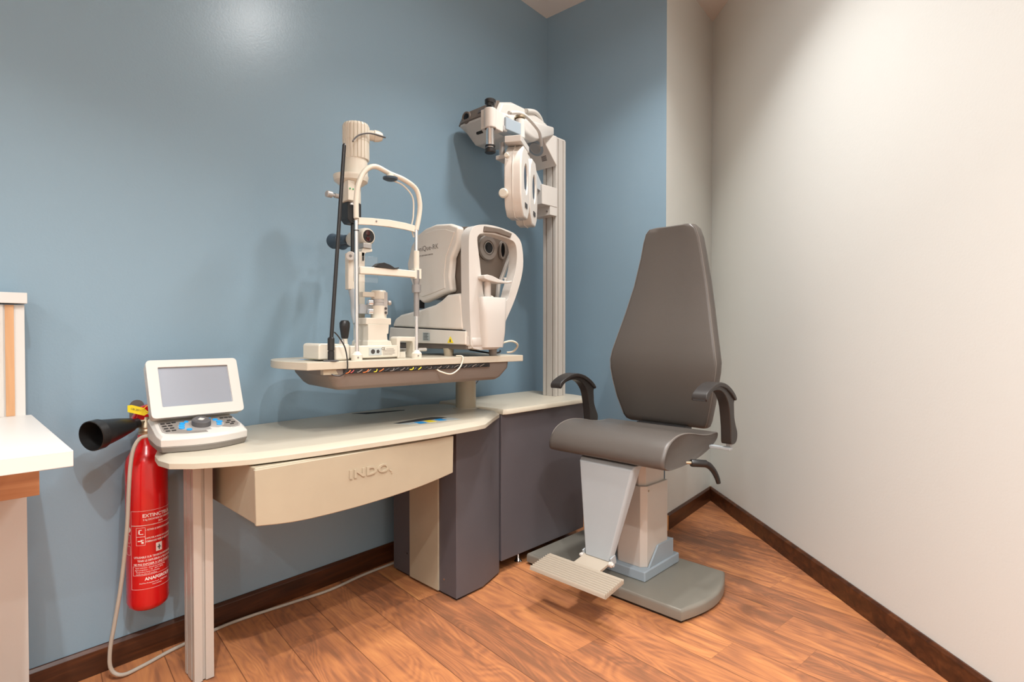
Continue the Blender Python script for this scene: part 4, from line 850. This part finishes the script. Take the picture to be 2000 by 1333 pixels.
# ================================================================ FIRE EXTINGUISHER
EX, EY, ER = .458, 2.042, .0575
t = thing('fire_extinguisher', 'red carbon dioxide fire extinguisher with black horn hung on the blue wall', 'fire extinguisher', (EX, EY, .186))
bm = B(); lathe(bm, (EX, EY, .186), (0, 0, 1), [(0, .030), (.004, .044), (.014, .054), (.028, ER), (.455, ER), (.475, .054), (.492, .044), (.508, .033), (.520, .026), (.545, .024)], 56); cylo = obj('cylinder', bm, M['red'], t)
bm = B(); lathe(bm, (EX, EY, .731), (0, 0, 1), [(0, .022), (.006, .0225), (.007, .020), (.012, .0225), (.018, .020), (.022, .0225), (.030, .021), (.040, .016), (.055, .014)], 24); obj('valve', bm, M['brass'], t)
bm = B(); prism(bm, [(.425, .770), (.470, .765), (.560, .775), (.565, .785), (.480, .782), (.450, .800), (.430, .795)], 1, EY-.012, EY+.012); obj('carry_handle', bm, M['red'], t, bevel=.002)
bm = B(); prism(bm, [(.418, .785), (.432, .776), (.455, .800), (.500, .818), (.560, .828), (.558, .838), (.490, .832), (.440, .818)], 1, EY-.011, EY+.011); obj('squeeze_lever', bm, M['red'], t, bevel=.002)
H0 = Vector((.432, EY-.012, .770)); H1 = Vector((.303, 1.948, .757)); hdv = (H1-H0).normalized(); HL = (H1-H0).length
bm = B(); lathe(bm, H0, hdv, [(0, .015), (.022, .015), (.0221, .020), (.030, .022), (HL*.45, .031), (HL*.84, .041), (HL*.845, .0435), (HL, .0435), (HL+.001, .041), (HL*.85, .038), (HL*.3, .020), (HL*.2, .001)], 44); obj('discharge_horn', bm, M['black'], t, label='black discharge horn')
bm = B(); cyl(bm, H0+hdv*.0, Vector((EX, EY, .772)), .010, n=14); obj('swivel_pipe', bm, M['brass'], t)
for dx in (.0, .012):
    bm = B(); cyl(bm, (EX+.020+dx, EY-.016, .788+dx), (EX+.020+dx, EY+.016, .790+dx), .0035, n=12); obj('pin', bm, M['chrome'], t)
# yellow seal tag
bm = B(); loft(bm, [[(.404+a, 2.020-a*.35-d, .816-a*.30+b_) for a, b_ in ((0, -.008), (.040, -.010), (.052, .002), (.040, .014), (.010, .016), (0, .012))] for d in (0, .0012)]); tg = obj('seal_tag', bm, M['yellow'], t, label='yellow plastic seal tag')
bm = B(); tube(bm, [(.448, 2.003, .806), (.462, 2.00, .803), (.470, 2.004, .785), (.476, 2.012, .770)], .0016, 6); tube(bm, [(.436, 2.00, .812), (.460, 2.00, .832), (.482, 2.004, .840)], .0012, 6); obj('seal_strap', bm, M['yellow'], t)
bm = text_bm('CEI 2011', .0075, .0002); place(bm, (.424, 2.0108, .814), (1, -.35, -.30), (.25, .05, .9)); obj('tag_print', bm, M['printd'], tg)
# label on the cylinder
A_F = R(257.5)
def wrap(bm_, h=.0003):
    r_ = ER+h
    for v in bm_.verts:
        a = A_F+v.co.x/ER; rr = r_+v.co.z
        v.co = Vector((EX+rr*math.cos(a), EY+rr*math.sin(a), v.co.y))
    return bm_
def lt(s, size, phi, z, sx=1., bold=0, spacing=1.0, align='CENTER'):
    b_ = text_bm(s, size, .00015, bold=bold, sx=sx, spacing=spacing, align=align); bmesh.ops.translate(b_, verts=b_.verts, vec=(ER*R(phi), z, 0)); return b_
lab = B()
for s, size, phi, z, sx, bo in (('EXTINCTEUR', .0145, 30, .4875, 1.0, .0003), ('2 kg DIOXYDE DE CARBONE', .0072, 32, .4755, .95, .0001), ('34 B', .0075, 36, .4655, 1, .0001),
    ('1. RETIRER LE DISPOSITIF DE SECURITE', .0072, 36, .444, .68, .0001), ('2.APPUYER A FOND SUR LE LEVIER DE', .0072, 36, .418, .70, .0001), ('COMMANDE VISER LA BASE DU FEU', .0072, 36, .408, .74, .0001),
    ('UTILISABLE SUR TENSION INFERIEURE', .0085, 20, .3605, .80, .0001), ('TENIR LE DIFFUSEUR A PLUS DE 1m', .0085, 24, .3495, .78, .0001), ('NE PAS EXPOSER A UNE SOURCE', .0085, 16, .3385, .86, .0001),
    ('Agent extincteur : dioxyde de carbone 2 kg', .005, 8, .328, .95, 0), ('Agent propulseur : 1 kg   -20°C +60°C', .005, 4, .3215, 1, 0), ('Temperature limite d utilisation', .005, 0, .315, 1, 0), ('Conforme EN 3-7 certificat', .005, -4, .3085, 1, 0),
    ('ANAFGROUP', .0135, 30, .2925, .95, .0004), ('Anaf Fire Protection S.p.A.  27020 Torre', .0052, 18, .280, .95, 0), ('www.anaf.eu', .0052, 24, .2735, 1, 0)):
    merge(lab, lt(s, size, phi, z, sx, bo))
def rect_line(p0, p1, z0, z1, w_=.0007):
    b_ = B(); x0, x1 = ER*R(p0), ER*R(p1); n_ = 26
    for za in (z0, z1):
        for k in range(n_):
            a, b2 = x0+(x1-x0)*k/n_, x0+(x1-x0)*(k+1)/n_; box(b_, a, b2, za-w_/2, za+w_/2, 0, .0002)
    for xa in (x0, x1): box(b_, xa-w_/2, xa+w_/2, z0, z1, 0, .0002)
    return b_
for a in ((-46, 100, .262, .503), (-46, 100, .458, .459), (-30, -6, .398, .452), (-30, -6, .424, .4245), (-40, 100, .305, .3335)): merge(lab, rect_line(*a))
for a in ((-66, -50, .405, .430), (-66, -50, .368, .395)): merge(lab, rect_line(*a))
wrap(lab); obj('label_print', lab, M['labelw'], cylo, label='white printed label on the cylinder')
pic = B()
for p0, p1, z0, z1 in ((22, 40, .372, .398),):
    for k in range(5): box(pic, ER*R(p0+(p1-p0)*k/5), ER*R(p0+(p1-p0)*(k+1)/5), z0, z1, 0, .0002)
for k in range(10):
    a, b2 = 2*math.pi*k/10, 2*math.pi*(k+1)/10
    vs = [pic.verts.new((ER*R(-58)+rr*math.cos(q), .446+rr*math.sin(q), .0001)) for q, rr in ((a, .010), (b2, .010), (b2, .002), (a, .002))]; pic.faces.new(vs)
for (x, z, w_, h_) in ((-22, .438, .002, .010), (-16, .432, .005, .002), (-19, .445, .004, .002), (-20, .411, .006, .003), (-13, .406, .003, .006), (-14, .414, .004, .002)):
    box(pic, ER*R(x)-w_, ER*R(x)+w_, z-h_/2, z+h_/2, 0, .0002)
wrap(pic); obj('pictograms', pic, M['labelw'], cylo)
pic = lt('B', .010, 44, .402, 1, .0003); b_ = B(); box(b_, ER*R(31)-.0015, ER*R(31)+.0015, .376, .392, .0003, .0006); box(b_, ER*R(31)-.005, ER*R(31)+.005, .3825, .3855, .0003, .0006); merge(pic, b_); wrap(pic, .0005); obj('fire_class_mark', pic, M['printd'], cylo)

bm = B(); yb = wl(.445); holed(bm, rrect(.447, .792, .020, .042, .019), [oval(.447, .806, .006, .006, 14)], 1, yb-.0025, yb-.0003)
tag(obj('wall_bracket', bm, M['alud']), 'grey metal hanging plate on the wall behind the extinguisher', 'bracket')

# ---------------------------------------------------------------- grey cable from the console to the floor and along the wall
cp = [(.440, 1.93, DT+.030), (.420, 1.945, DT+.022), (.405, 1.95, DT-.005), (.397, 1.953, .66), (.392, 1.955, .58), (.388, 1.958, .48), (.382, 1.97, .38), (.374, 1.985, .28), (.362, 2.00, .18), (.352, 2.01, .10), (.355, 2.015, .04), (.382, 2.01, .012), (.44, 2.03, .0065), (.52, 2.06, .0065), (.60, 2.080, .0065), (.70, 2.10, .0065), (.80, 2.102, .0065), (.95, 2.092, .0065), (1.10, 2.085, .0065), (1.25, 2.11, .0065), (1.38, 2.12, .0065), (1.50, 2.125, .0065)]
cable('console_cable', cp, .0055, M['gcable'], 'grey cable hanging from the console and running along the skirting')
